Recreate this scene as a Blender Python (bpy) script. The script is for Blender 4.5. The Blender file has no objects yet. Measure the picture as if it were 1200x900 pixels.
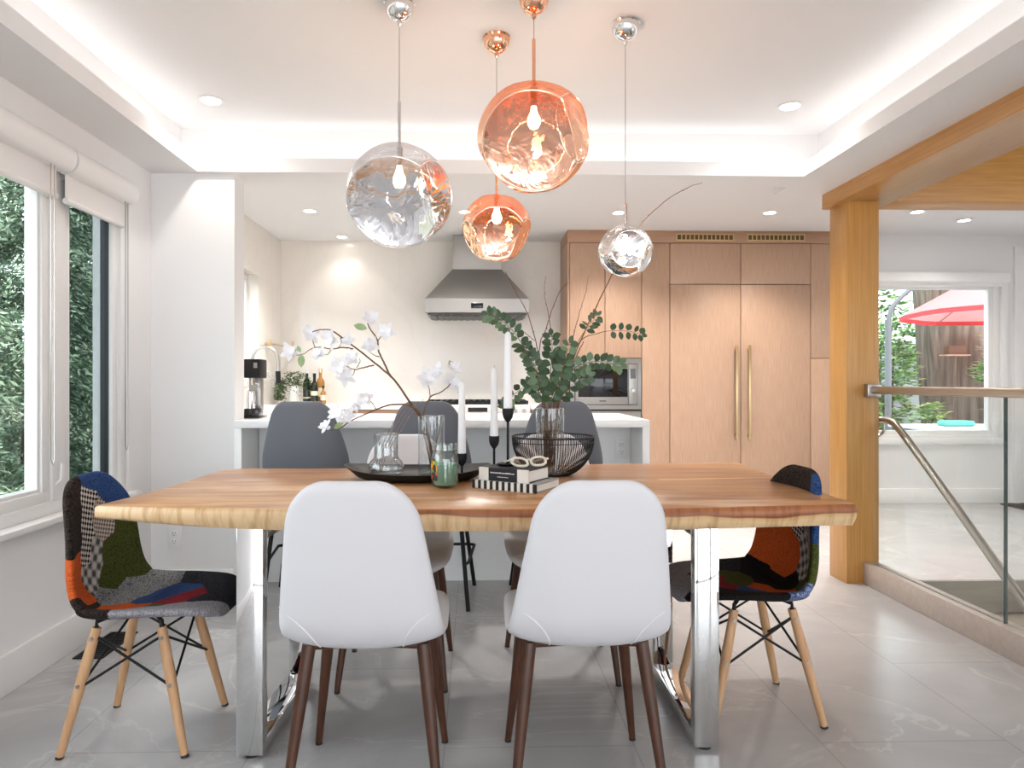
import bpy, bmesh, math, random
from mathutils import Vector, Matrix, noise as mnoise
PI = math.pi
sc = bpy.context.scene
COL = sc.collection
R = random.Random(7)

# ------------------------------------------------------------------ camera
cam_d = bpy.data.cameras.new('camera'); cam = bpy.data.objects.new('camera', cam_d); COL.objects.link(cam)
cam.location = (0, 0, 1.15); cam.rotation_euler = (PI / 2, 0, math.radians(-1.5))
cam_d.sensor_width = 36; cam_d.lens = 24.0; cam_d.shift_x = 21 / 1200; cam_d.shift_y = -2 / 1200
cam_d.clip_start = 0.05; cam_d.clip_end = 200
sc.camera = cam
_s, _c = math.sin(math.radians(1.5)), math.cos(math.radians(1.5))
def at(px, py, Y):
    """the point at depth Y seen at that spot of the photograph"""
    u = (px - 579) / 800; v = (448 - py) / 800
    t = Y / (_c - u * _s)
    return Vector(((u * _c + _s) * t, Y, 1.15 + v * t))

# ------------------------------------------------------------------ materials
def lin(h):
    h = h.lstrip('#')
    o = []
    for i in (0, 2, 4):
        c = int(h[i:i + 2], 16) / 255
        o.append(c / 12.92 if c <= .04045 else ((c + .055) / 1.055) ** 2.4)
    return tuple(o) + (1,)
def new_mat(name):
    m = bpy.data.materials.new(name); m.use_nodes = True
    nt = m.node_tree
    return m, nt, nt.nodes['Principled BSDF'], nt.links
def pset(b, **k):
    for n, v in k.items():
        b.inputs[n.replace('_', ' ')].default_value = v
def col4(c): return lin(c) if isinstance(c, str) else (tuple(c) + (1,))[:4]
def simple(name, c, rough=.5, metal=0, bump=0, bscale=200, var=0, vscale=6, spec=.5, coat=0):
    m, nt, b, L = new_mat(name)
    c = col4(c)
    pset(b, Base_Color=c, Roughness=rough, Metallic=metal)
    b.inputs['Specular IOR Level'].default_value = spec
    if coat: b.inputs['Coat Weight'].default_value = coat; b.inputs['Coat Roughness'].default_value = .08
    tc = nt.nodes.new('ShaderNodeTexCoord')
    if var:
        n = nt.nodes.new('ShaderNodeTexNoise'); n.inputs['Scale'].default_value = vscale; n.inputs['Detail'].default_value = 4
        L.new(tc.outputs['Object'], n.inputs['Vector'])
        r = nt.nodes.new('ShaderNodeValToRGB')
        r.color_ramp.elements[0].position = .3; r.color_ramp.elements[1].position = .7
        r.color_ramp.elements[0].color = tuple(x * (1 - var) for x in c[:3]) + (1,)
        r.color_ramp.elements[1].color = tuple(min(1, x * (1 + var)) for x in c[:3]) + (1,)
        L.new(n.outputs['Fac'], r.inputs['Fac']); L.new(r.outputs['Color'], b.inputs['Base Color'])
    if bump:
        n = nt.nodes.new('ShaderNodeTexNoise'); n.inputs['Scale'].default_value = bscale; n.inputs['Detail'].default_value = 3
        L.new(tc.outputs['Object'], n.inputs['Vector'])
        bp = nt.nodes.new('ShaderNodeBump'); bp.inputs['Strength'].default_value = bump; bp.inputs['Distance'].default_value = .002
        L.new(n.outputs['Fac'], bp.inputs['Height']); L.new(bp.outputs['Normal'], b.inputs['Normal'])
    return m
def node(nt, t, **k):
    n = nt.nodes.new(t)
    for a, v in k.items():
        if a in n.inputs.keys() or a.replace('_', ' ') in n.inputs.keys(): n.inputs[a.replace('_', ' ')].default_value = v
        else: setattr(n, a, v)
    return n
def ramp(nt, stops):
    r = nt.nodes.new('ShaderNodeValToRGB'); e = r.color_ramp.elements
    while len(e) < len(stops): e.new(.5)
    for i, (p, c) in enumerate(stops): e[i].position = p; e[i].color = col4(c)
    return r
def wood(name, c1, c2, axis='Z', fine=60, rough=.45, streak=.08, contrast=1, spec=.4):
    """straight grained veneer: noise stretched along the grain axis"""
    m, nt, b, L = new_mat(name)
    tc = node(nt, 'ShaderNodeTexCoord'); mp = node(nt, 'ShaderNodeMapping')
    s = {'X': (streak * fine, fine, fine), 'Y': (fine, streak * fine, fine), 'Z': (fine, fine, streak * fine)}[axis]
    mp.inputs['Scale'].default_value = s
    L.new(tc.outputs['Object'], mp.inputs['Vector'])
    n = node(nt, 'ShaderNodeTexNoise', Scale=1.0, Detail=5.0, Roughness=.6)
    L.new(mp.outputs['Vector'], n.inputs['Vector'])
    r = ramp(nt, [(.5 - .25 / contrast, c1), (.5 + .25 / contrast, c2)])
    L.new(n.outputs['Fac'], r.inputs['Fac']); L.new(r.outputs['Color'], b.inputs['Base Color'])
    pset(b, Roughness=rough); b.inputs['Specular IOR Level'].default_value = spec
    bp = node(nt, 'ShaderNodeBump', Strength=.08, Distance=.001); L.new(n.outputs['Fac'], bp.inputs['Height']); L.new(bp.outputs['Normal'], b.inputs['Normal'])
    return m
def emit(name, c, s):
    m = bpy.data.materials.new(name); m.use_nodes = True; nt = m.node_tree
    for n in list(nt.nodes): nt.nodes.remove(n)
    e = nt.nodes.new('ShaderNodeEmission'); o = nt.nodes.new('ShaderNodeOutputMaterial')
    e.inputs['Color'].default_value = col4(c); e.inputs['Strength'].default_value = s
    nt.links.new(e.outputs[0], o.inputs[0]); return m
def pane_glass(name, tint=(1, 1, 1), refl=.9, extra=0.0, rough=0.0):
    """flat window glass: clear transmission and a fresnel reflection"""
    m = bpy.data.materials.new(name); m.use_nodes = True; nt = m.node_tree; L = nt.links
    for n in list(nt.nodes): nt.nodes.remove(n)
    o = nt.nodes.new('ShaderNodeOutputMaterial'); t = node(nt, 'ShaderNodeBsdfTransparent', Color=col4(tint))
    g = node(nt, 'ShaderNodeBsdfGlossy', Roughness=rough); f = node(nt, 'ShaderNodeLayerWeight', Blend=.5)
    pw = node(nt, 'ShaderNodeMath', operation='POWER'); pw.inputs[1].default_value = 5
    mu = node(nt, 'ShaderNodeMath', operation='MULTIPLY_ADD'); mu.inputs[1].default_value = refl * .96; mu.inputs[2].default_value = extra + .04 * refl
    mx = nt.nodes.new('ShaderNodeMixShader')
    L.new(f.outputs['Facing'], pw.inputs[0]); L.new(pw.outputs[0], mu.inputs[0]); L.new(mu.outputs[0], mx.inputs[0]); L.new(t.outputs[0], mx.inputs[1]); L.new(g.outputs[0], mx.inputs[2]); L.new(mx.outputs[0], o.inputs[0])
    return m

M = {}
M['wall'] = simple('wall_paint', (.795, .785, .782), .75, spec=.2, bump=.05, bscale=300)
M['ceiling'] = simple('ceiling_paint', (.795, .788, .79), .85, spec=.1)
M['trim'] = simple('white_trim', (.83, .82, .81), .4)
M['vinyl'] = simple('white_vinyl', (.80, .79, .78), .35)
M['gasket'] = simple('dark_gasket', (.05, .055, .06), .5)
M['blind'] = simple('blind_fabric', (.82, .80, .79), .7, bump=.1, bscale=500)
M['plate'] = simple('outlet_plastic', (.82, .82, .81), .35)
M['slot'] = simple('outlet_slot', (.06, .06, .06), .6)
M['pantry'] = wood('pantry_oak', '#a28069', '#b99a82', 'Z', 190, .42, .03, 1.1)
M['gap'] = simple('shadow_gap', (.10, .06, .04), .8)
M['oakcol'] = wood('golden_oak', '#ac7a40', '#c99858', 'Z', 130, .35, .02, 1)
M['oakx'] = wood('golden_oak_across', '#ae773a', '#c99650', 'X', 110, .35, .03, 1)
M['oaky'] = wood('golden_oak_along', '#ab7a45', '#c6965c', 'Y', 110, .3, .03, 1)
M['brass'] = simple('brushed_brass', (.62, .47, .26), .32, 1)
M['brassdark'] = simple('brass_recess', (.12, .075, .025), .6, .4)
M['steel'] = simple('brushed_steel', (.36, .35, .335), .36, 1, bump=.06, bscale=120)
M['steeldark'] = simple('dark_steel', (.30, .28, .26), .35, 1)
M['chrome'] = simple('polished_chrome', (.80, .80, .80), .035, 1)
M['nickel'] = simple('satin_nickel', (.45, .425, .40), .28, 1)
M['bronze'] = simple('brushed_bronze', (.50, .42, .34), .35, 1)
M['black'] = simple('black_metal', (.008, .008, .009), .5, 0, spec=.25)
M['blackglass'] = simple('black_glass', (.006, .006, .007), .06)
M['rubber'] = simple('rubber_pad', (.02, .02, .02), .8)
M['counter'] = simple('white_quartz', (.86, .855, .85), .18, var=.02, vscale=3)
M['panel'] = simple('island_panel', (.86, .86, .86), .5)
M['coppermetal'] = simple('polished_copper', (.90, .50, .33), .07, 1)
M['stone'] = simple('taupe_stone', (.44, .375, .33), .35, var=.08, vscale=40)
M['tread'] = wood('grey_stair_wood', '#857c71', '#9d9386', 'X', 25, .4, .1)
M['walnut'] = wood('walnut_leg', '#382013', '#553322', 'Z', 60, .35, .08)
M['beech'] = wood('beech_leg', '#b58860', '#cfa780', 'Z', 50, .45, .06)
M['whitefab'] = simple('white_upholstery', (.66, .65, .67), .6, bump=.25, bscale=900, spec=.3)
M['piping'] = simple('white_piping', (.78, .77, .78), .6)
M['greyshell'] = simple('grey_shell', (.135, .145, .165), .5, bump=.2, bscale=700, spec=.35)
M['wick'] = simple('wick', (.5, .48, .44), .8)
M['darkwood'] = simple('black_stained_wood', (.015, .013, .012), .5, var=.3, vscale=30, spec=.3)
M['twig'] = simple('brown_bark', (.16, .085, .05), .8, var=.3, vscale=60)
M['twigred'] = simple('reddish_bark', (.20, .085, .06), .75, var=.3, vscale=60)
M['pebble'] = simple('dried_stem_bark', (.30, .17, .14), .8, var=.3, vscale=80)
M['petal'] = simple('white_petal', (.86, .85, .88), .6, spec=.2)
M['petal'].node_tree.nodes['Principled BSDF'].inputs['Subsurface Weight'].default_value = .0
M['leafpale'] = simple('pale_leaf', (.30, .40, .20), .5, var=.2, vscale=30)
M['euca'] = simple('eucalyptus_leaf', (.048, .090, .044), .45, var=.35, vscale=14, spec=.4)
M['euca2'] = simple('eucalyptus_pale_leaf', (.11, .18, .09), .45, var=.3, vscale=14, spec=.4)
M['cream'] = simple('cream_frame', (.80, .74, .64), .3)
M['ceramic'] = simple('white_ceramic', (.80, .79, .77), .3)
M['herb'] = simple('herb_leaf', (.05, .10, .03), .6, var=.3, vscale=40)
M['amber'] = simple('amber_glass', (.35, .16, .04), .12)
M['olive_glass'] = simple('dark_green_glass', (.008, .012, .006), .08)
M['label'] = simple('cream_label', (.72, .66, .50), .6)
M['lens'] = pane_glass('brown_lens', (.42, .36, .28), 1, .03)
M['page'] = simple('book_pages', (.80, .77, .72), .8)
M['bookblack'] = simple('black_book_cloth', (.014, .014, .016), .55, spec=.3)
M['bookcream'] = simple('cream_book_cloth', (.74, .70, .64), .6)
M['foil'] = simple('silver_foil', (.65, .65, .65), .4)
M['winglass'] = pane_glass('window_glass', (.92, .95, .95), .6)
M['rail_glass'] = pane_glass('balustrade_glass', (.945, .965, .955), .9)
M['glassedge'] = simple('glass_edge', (.02, .05, .045), .15)
M['screen'] = pane_glass('insect_screen', (.42, .44, .45), 0, .0)
M['lamp_on'] = emit('downlight_glow', (1, .95, .88), 18)
M['bulb'] = emit('bulb_glow', (1, .80, .52), 45)
M['led'] = emit('led_glow', (1, .97, .93), 1.5)

def real_glass(name, tint=(1, 1, 1), rough=0.0):
    m, nt, b, L = new_mat(name)
    pset(b, Base_Color=col4(tint), Roughness=rough); b.inputs['Transmission Weight'].default_value = 1; b.inputs['IOR'].default_value = 1.45
    return m
M['vase'] = pane_glass('vase_glass', (.90, .915, .92), 2.2, .035)
M['glassrim'] = pane_glass('glass_rim_glint', (.93, .94, .945), 1.5, .35)  # mirrors more than the vase wall, to draw a white highlight on rims
M['jarglass'] = pane_glass('jar_glass', (.93, .95, .94), 1.6, .03)

def floor_mat():
    m, nt, b, L = new_mat('porcelain_tile')
    tc = node(nt, 'ShaderNodeTexCoord')
    n1 = node(nt, 'ShaderNodeTexNoise', Scale=1.6, Detail=6.0, Roughness=.6, Distortion=.8); L.new(tc.outputs['Object'], n1.inputs['Vector'])
    r1 = ramp(nt, [(.3, (.385, .38, .385)), (.7, (.485, .475, .475))]); L.new(n1.outputs['Fac'], r1.inputs['Fac'])
    # thin pale veins
    n2 = node(nt, 'ShaderNodeTexNoise', Scale=1.1, Detail=5.0, Roughness=.55, Distortion=1.5); L.new(tc.outputs['Object'], n2.inputs['Vector'])
    a = node(nt, 'ShaderNodeMath', operation='SUBTRACT'); a.inputs[1].default_value = .5; L.new(n2.outputs['Fac'], a.inputs[0])
    a2 = node(nt, 'ShaderNodeMath', operation='ABSOLUTE'); L.new(a.outputs[0], a2.inputs[0])
    r2 = ramp(nt, [(0, (1, 1, 1)), (.012, (0, 0, 0))]); L.new(a2.outputs[0], r2.inputs['Fac'])
    mx = node(nt, 'ShaderNodeMixRGB', Color2=(.62, .61, .60, 1)); L.new(r1.outputs['Color'], mx.inputs['Color1'])
    sc_ = node(nt, 'ShaderNodeMath', operation='MULTIPLY'); sc_.inputs[1].default_value = .35; L.new(r2.outputs['Color'], sc_.inputs[0]); L.new(sc_.outputs[0], mx.inputs['Fac'])
    br = node(nt, 'ShaderNodeTexBrick', offset=.5, Color1=(1, 1, 1, 1), Color2=(.97, .97, .97, 1), Mortar=(.80, .79, .78, 1), Scale=1.0)
    br.inputs['Mortar Size'].default_value = .0025; br.inputs['Brick Width'].default_value = 1.2; br.inputs['Row Height'].default_value = .6; br.inputs['Mortar Smooth'].default_value = .1
    mp = node(nt, 'ShaderNodeMapping'); mp.inputs['Location'].default_value = (.35, .1, 0); mp.inputs['Rotation'].default_value = (0, 0, PI / 2)
    L.new(tc.outputs['Object'], mp.inputs['Vector']); L.new(mp.outputs['Vector'], br.inputs['Vector'])
    m2 = node(nt, 'ShaderNodeMixRGB', blend_type='MULTIPLY'); m2.inputs['Fac'].default_value = 1
    L.new(mx.outputs[0], m2.inputs['Color1']); L.new(br.outputs['Color'], m2.inputs['Color2']); L.new(m2.outputs[0], b.inputs['Base Color'])
    pset(b, Roughness=.26); b.inputs['Specular IOR Level'].default_value = .5
    return m
M['floor'] = floor_mat()

def marble_mat():
    m, nt, b, L = new_mat('white_slab')
    tc = node(nt, 'ShaderNodeTexCoord')
    n2 = node(nt, 'ShaderNodeTexNoise', Scale=.9, Detail=6.0, Roughness=.6, Distortion=1.2); L.new(tc.outputs['Object'], n2.inputs['Vector'])
    a = node(nt, 'ShaderNodeMath', operation='SUBTRACT'); a.inputs[1].default_value = .5; L.new(n2.outputs['Fac'], a.inputs[0])
    a2 = node(nt, 'ShaderNodeMath', operation='ABSOLUTE'); L.new(a.outputs[0], a2.inputs[0])
    r2 = ramp(nt, [(0, (.79, .745, .69)), (.03, (.81, .765, .712)), (.3, (.82, .775, .725))]); L.new(a2.outputs[0], r2.inputs['Fac'])
    L.new(r2.outputs['Color'], b.inputs['Base Color']); pset(b, Roughness=.13)
    return m
M['slab'] = marble_mat()

def table_mat(edge):
    """flame grained acacia; the raw edge shows pale sapwood below a dark bark line"""
    m, nt, b, L = new_mat('acacia_edge' if edge else 'acacia_top')
    tc = node(nt, 'ShaderNodeTexCoord'); mp = node(nt, 'ShaderNodeMapping')
    mp.inputs['Scale'].default_value = (1.1, 9, 9); L.new(tc.outputs['Object'], mp.inputs['Vector'])
    n = node(nt, 'ShaderNodeTexNoise', Scale=1.3, Detail=6.0, Roughness=.62, Distortion=.7); L.new(mp.outputs['Vector'], n.inputs['Vector'])
    if not edge:
        r = ramp(nt, [(.28, '#7f4e29'), (.43, '#ad764a'), (.55, '#c29060'), (.70, '#d6aa7e')]); L.new(n.outputs['Fac'], r.inputs['Fac'])
        # fine pores
        mp2 = node(nt, 'ShaderNodeMapping'); mp2.inputs['Scale'].default_value = (6, 160, 160); L.new(tc.outputs['Object'], mp2.inputs['Vector'])
        n3 = node(nt, 'ShaderNodeTexNoise', Scale=1.0, Detail=3.0); L.new(mp2.outputs['Vector'], n3.inputs['Vector'])
        r3 = ramp(nt, [(.35, (.8, .78, .76)), (.6, (1, 1, 1))]); L.new(n3.outputs['Fac'], r3.inputs['Fac'])
        mm = node(nt, 'ShaderNodeMixRGB', blend_type='MULTIPLY'); mm.inputs['Fac'].default_value = .7
        L.new(r.outputs['Color'], mm.inputs['Color1']); L.new(r3.outputs['Color'], mm.inputs['Color2'])
        # pale sapwood streak along the joint between the two slabs: |y - (.07 x)|
        sx = node(nt, 'ShaderNodeSeparateXYZ'); L.new(tc.outputs['Object'], sx.inputs[0])
        k = node(nt, 'ShaderNodeMath', operation='MULTIPLY_ADD'); k.inputs[1].default_value = -.098; L.new(sx.outputs['X'], k.inputs[0]); L.new(sx.outputs['Y'], k.inputs[2])
        ab = node(nt, 'ShaderNodeMath', operation='ABSOLUTE'); L.new(k.outputs[0], ab.inputs[0])
        mrx = node(nt, 'ShaderNodeMapRange'); mrx.inputs['From Min'].default_value = -1.2; mrx.inputs['From Max'].default_value = 1.2; L.new(sx.outputs['X'], mrx.inputs['Value'])
        px_ = lambda x: (x + 1.2) / 2.4
        rw = ramp(nt, [(px_(.46), (0, 0, 0)), (px_(.51), (.5, .5, .5)), (px_(.585), (.45, .45, .45)), (px_(.605), (0, 0, 0)), (px_(.64), (0, 0, 0)), (px_(.66), (.6, .6, .6)), (px_(.98), (.5, .5, .5)), (px_(1.06), (0, 0, 0))]); L.new(mrx.outputs[0], rw.inputs['Fac'])
        wd = node(nt, 'ShaderNodeMath', operation='MULTIPLY'); wd.inputs[1].default_value = .024; L.new(rw.outputs['Color'], wd.inputs[0])
        lt = node(nt, 'ShaderNodeMath', operation='LESS_THAN'); L.new(ab.outputs[0], lt.inputs[0]); L.new(wd.outputs[0], lt.inputs[1])
        m2 = node(nt, 'ShaderNodeMixRGB', Color2=lin('#e9c793')); L.new(lt.outputs[0], m2.inputs['Fac']); L.new(mm.outputs[0], m2.inputs['Color1'])
        # thin joint line
        l2 = node(nt, 'ShaderNodeMath', operation='LESS_THAN'); l2.inputs[1].default_value = .0025; L.new(ab.outputs[0], l2.inputs[0])
        m4 = node(nt, 'ShaderNodeMixRGB', Color2=lin('#e7c394')); L.new(l2.outputs[0], m4.inputs['Fac']); L.new(m2.outputs[0], m4.inputs['Color1'])
        L.new(m4.outputs[0], b.inputs['Base Color']); pset(b, Roughness=.29)
        b.inputs['Coat Weight'].default_value = .1; b.inputs['Coat Roughness'].default_value = .2
    else:
        sx = node(nt, 'ShaderNodeSeparateXYZ'); L.new(tc.outputs['Object'], sx.inputs[0])
        nn = node(nt, 'ShaderNodeTexNoise', Scale=2.2, Detail=3.0); L.new(tc.outputs['Object'], nn.inputs['Vector'])
        # height of the bark line wanders along the slab
        a = node(nt, 'ShaderNodeMath', operation='MULTIPLY_ADD'); a.inputs[1].default_value = .06; L.new(nn.outputs['Fac'], a.inputs[0]); L.new(sx.outputs['Z'], a.inputs[2])
        xr = node(nt, 'ShaderNodeMapRange'); xr.inputs['From Min'].default_value = -.6; xr.inputs['From Max'].default_value = .3; xr.inputs['To Min'].default_value = -.03; xr.inputs['To Max'].default_value = .003
        L.new(sx.outputs['X'], xr.inputs['Value'])
        a2 = node(nt, 'ShaderNodeMath', operation='ADD'); L.new(a.outputs[0], a2.inputs[0]); L.new(xr.outputs[0], a2.inputs[1])
        mr = node(nt, 'ShaderNodeMapRange'); mr.inputs['From Min'].default_value = .765; mr.inputs['From Max'].default_value = .795; L.new(a2.outputs[0], mr.inputs['Value'])
        r = ramp(nt, [(0, '#d6b78e'), (.42, '#cba270'), (.55, '#7d4724'), (1, '#a06238')]); L.new(mr.outputs[0], r.inputs['Fac'])
        mp4 = node(nt, 'ShaderNodeMapping'); mp4.inputs['Scale'].default_value = (60, 9, 9); mp4.inputs['Rotation'].default_value = (0, .75, 0); L.new(tc.outputs['Object'], mp4.inputs['Vector'])
        n4 = node(nt, 'ShaderNodeTexNoise', Scale=1.0, Detail=4.0); L.new(mp4.outputs['Vector'], n4.inputs['Vector'])
        r4 = ramp(nt, [(.34, (.68, .57, .45)), (.54, (1, 1, 1))]); L.new(n4.outputs['Fac'], r4.inputs['Fac'])
        mm = node(nt, 'ShaderNodeMixRGB', blend_type='MULTIPLY'); mm.inputs['Fac'].default_value = .8
        L.new(r.outputs['Color'], mm.inputs['Color1']); L.new(r4.outputs['Color'], mm.inputs['Color2'])
        L.new(mm.outputs[0], b.inputs['Base Color']); pset(b, Roughness=.4)
    return m
M['tabletop'] = table_mat(False); M['tableedge'] = table_mat(True)

def fabric(name, c1, c2, kind='weave', scale=160):
    m, nt, b, L = new_mat(name)
    uv = node(nt, 'ShaderNodeUVMap'); mp = node(nt, 'ShaderNodeMapping'); mp.inputs['Scale'].default_value = (scale,) * 3
    L.new(uv.outputs[0], mp.inputs['Vector'])
    if kind == 'check':
        mp.inputs['Rotation'].default_value = (0, 0, .5)
        t = node(nt, 'ShaderNodeTexChecker', Scale=1.0, Color1=col4(c1), Color2=col4(c2)); L.new(mp.outputs['Vector'], t.inputs['Vector']); out = t.outputs['Color']
    elif kind == 'plaid':
        mp.inputs['Rotation'].default_value = (0, 0, .45)
        w1 = node(nt, 'ShaderNodeTexWave', bands_direction='X', Scale=.32); w2 = node(nt, 'ShaderNodeTexWave', bands_direction='Y', Scale=.32)
        L.new(mp.outputs['Vector'], w1.inputs['Vector']); L.new(mp.outputs['Vector'], w2.inputs['Vector'])
        ad = node(nt, 'ShaderNodeMath', operation='ADD'); L.new(w1.outputs['Fac'], ad.inputs[0]); L.new(w2.outputs['Fac'], ad.inputs[1])
        hf = node(nt, 'ShaderNodeMath', operation='MULTIPLY'); hf.inputs[1].default_value = .5; L.new(ad.outputs[0], hf.inputs[0])
        r = ramp(nt, [(.2, c1), (.75, c2)]); L.new(hf.outputs[0], r.inputs['Fac']); out = r.outputs['Color']
    else:
        t = node(nt, 'ShaderNodeTexVoronoi', Scale=1.0); L.new(mp.outputs['Vector'], t.inputs['Vector'])
        r = ramp(nt, [(.1, c2), (.75, c1)]); L.new(t.outputs['Distance'], r.inputs['Fac']); out = r.outputs['Color']
    L.new(out, b.inputs['Base Color']); pset(b, Roughness=.9); b.inputs['Specular IOR Level'].default_value = .15
    n = node(nt, 'ShaderNodeTexVoronoi', Scale=420.0); L.new(uv.outputs[0], n.inputs['Vector'])
    bp = node(nt, 'ShaderNodeBump', Strength=.5, Distance=.002); L.new(n.outputs['Distance'], bp.inputs['Height']); L.new(bp.outputs['Normal'], b.inputs['Normal'])
    return m
FAB = {
    'brown': fabric('dark_brown_knit', '#17110e', '#3d322c', 'weave', 150),
    'black': fabric('black_wool', '#0e0c0c', '#221c1b', 'weave', 220),
    'navy': fabric('charcoal_wool', '#1c1c22', '#33323a', 'weave', 160),
    'blue': fabric('blue_denim', '#1f3660', '#3c588c', 'weave', 260),
    'orange': fabric('orange_wool', '#a8471c', '#d8662c', 'weave', 240),
    'red': fabric('dark_red_wool', '#6d1620', '#952630', 'weave', 240),
    'olive': fabric('olive_wool', '#343a17', '#565a2a', 'weave', 230),
    'grey': fabric('light_grey_herringbone', '#77747a', '#a5a2a8', 'weave', 260),
    'tweed': fabric('grey_tweed', '#55565a', '#a3a3a3', 'weave', 200),
    'bluetweed': fabric('blue_white_tweed', '#3c4a75', '#9aa6c4', 'weave', 200),
    'hound': fabric('houndstooth', '#1c1a1b', '#c9c1ba', 'check', 85),
    'pepita': fabric('beige_check', '#6f625c', '#c2b4a8', 'check', 105),
    'plaid': fabric('grey_plaid', '#4d4a4b', '#b9b2ac', 'plaid', 26),
}

# ------------------------------------------------------------------ mesh helpers
def BM(): return bmesh.new()
def add_box(bm, x0, x1, y0, y1, z0, z1, bev=0, seg=2, mat=0, M4=None):
    t = bmesh.new(); bmesh.ops.create_cube(t, size=1)
    for v in t.verts:
        v.co = Vector(((x0 + x1) / 2 + v.co.x * (x1 - x0), (y0 + y1) / 2 + v.co.y * (y1 - y0), (z0 + z1) / 2 + v.co.z * (z1 - z0)))
    if bev: bmesh.ops.bevel(t, geom=list(t.edges), offset=bev, segments=seg, profile=.5, affect='EDGES')
    merge(bm, t, mat, M4)
def merge(bm, t, mat=0, M4=None):
    if M4 is not None: bmesh.ops.transform(t, matrix=M4, verts=t.verts)
    for f in t.faces: f.material_index = mat
    me = bpy.data.meshes.new('t'); t.to_mesh(me); t.free()
    bm.from_mesh(me); bpy.data.meshes.remove(me)
def frames(pts):
    pts = [Vector(p) for p in pts]; T = []
    for i in range(len(pts)):
        a = pts[max(0, i - 1)]; b = pts[min(len(pts) - 1, i + 1)]
        d = b - a
        T.append(d.normalized() if d.length > 1e-9 else Vector((0, 0, 1)))
    up = Vector((0, 0, 1)) if abs(T[0].z) < .9 else Vector((1, 0, 0))
    n = (up - T[0] * up.dot(T[0])).normalized(); N = [n]
    for i in range(1, len(pts)):
        n = N[-1] - T[i] * N[-1].dot(T[i])
        n = n.normalized() if n.length > 1e-6 else N[-1]
        N.append(n)
    return pts, T, N
def add_tube(bm, pts, r, seg=10, cap=True, mat=0, closed=False):
    pts, T, N = frames(pts)
    rs = r if isinstance(r, (list, tuple)) else [r] * len(pts)
    rings = []
    for p, t, n, rr in zip(pts, T, N, rs):
        b = t.cross(n)
        rings.append([bm.verts.new(p + (n * math.cos(2 * PI * k / seg) + b * math.sin(2 * PI * k / seg)) * rr) for k in range(seg)])
    pr = list(zip(rings, rings[1:])) + ([(rings[-1], rings[0])] if closed else [])
    for a, c in pr:
        for k in range(seg):
            f = bm.faces.new((a[k], a[(k + 1) % seg], c[(k + 1) % seg], c[k])); f.material_index = mat
    if cap and not closed:
        bm.faces.new(list(reversed(rings[0]))).material_index = mat; bm.faces.new(rings[-1]).material_index = mat
def add_lathe(bm, prof, seg=32, c=(0, 0, 0), mat=0):
    """profile of (radius, z); radius 0 closes the end"""
    rings = []
    for r, z in prof:
        if r < 1e-6: rings.append([bm.verts.new((c[0], c[1], c[2] + z))])
        else: rings.append([bm.verts.new((c[0] + r * math.cos(2 * PI * k / seg), c[1] + r * math.sin(2 * PI * k / seg), c[2] + z)) for k in range(seg)])
    for a, b in zip(rings, rings[1:]):
        for k in range(seg):
            k2 = (k + 1) % seg
            if len(a) == 1 and len(b) == 1: continue
            if len(a) == 1: f = bm.faces.new((a[0], b[k], b[k2]))
            elif len(b) == 1: f = bm.faces.new((a[k], b[0], a[k2]))
            else: f = bm.faces.new((a[k], b[k], b[k2], a[k2]))
            f.material_index = mat
def catmull(pts, n):
    pts = [Vector(p) for p in pts]; out = []
    m = len(pts) - 1
    for i in range(n + 1):
        t = i / n * m; k = min(int(t), m - 1); f = t - k
        p0 = pts[max(0, k - 1)]; p1 = pts[k]; p2 = pts[k + 1]; p3 = pts[min(m, k + 2)]
        out.append(.5 * ((2 * p1) + (p2 - p0) * f + (2 * p0 - 5 * p1 + 4 * p2 - p3) * f * f + (3 * p1 - p0 - 3 * p2 + p3) * f ** 3))
    return out
def obj(name, bm, mats, parent=None, smooth=True, angle=35, fixn=True):
    if fixn: bmesh.ops.recalc_face_normals(bm, faces=bm.faces)
    me = bpy.data.meshes.new(name); bm.to_mesh(me); bm.free()
    for m in (mats if isinstance(mats, (list, tuple)) else [mats]): me.materials.append(m)
    if smooth:
        me.polygons.foreach_set('use_smooth', [True] * len(me.polygons))
        me.set_sharp_from_angle(angle=math.radians(angle))
    o = bpy.data.objects.new(name, me); COL.objects.link(o)
    if parent is not None: o.parent = parent
    return o
def tag(o, label, cat, group=None, kind=None):
    o['label'] = label; o['category'] = cat
    if group: o['group'] = group
    if kind: o['kind'] = kind
    return o
def thing(name, label, cat, loc=(0, 0, 0), rz=0, group=None):
    o = bpy.data.objects.new(name, None); o.empty_display_size = .05; COL.objects.link(o)
    o.location = loc; o.rotation_euler = (0, 0, rz)
    return tag(o, label, cat, group)
def struct(name, bm, m, label=None, cat=None, parent=None, **k):
    o = obj(name, bm, m, parent, **k)
    if parent is None:
        o['kind'] = 'structure'
        if label: o['label'] = label; o['category'] = cat
    return o
def dup(root, loc, rz, label, group=None):
    r = root.copy(); COL.objects.link(r); r.location = loc; r.rotation_euler = (0, 0, rz); r['label'] = label
    if group: r['group'] = group
    for ch in list(root.children):
        c = ch.copy(); COL.objects.link(c); c.parent = r
        for g in list(ch.children):
            d = g.copy(); COL.objects.link(d); d.parent = c
    return r
def kids_label(root, name, lab):
    for c in root.children:
        if c.name.split('.')[0] == name: c['label'] = lab
def bx(*a, **k):
    bm = BM(); add_box(bm, *a, **k); return bm

# ================================================================== SETTING
ZC = 2.55      # structural ceiling
ZS = 2.27      # dropped soffit round the dining tray
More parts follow.
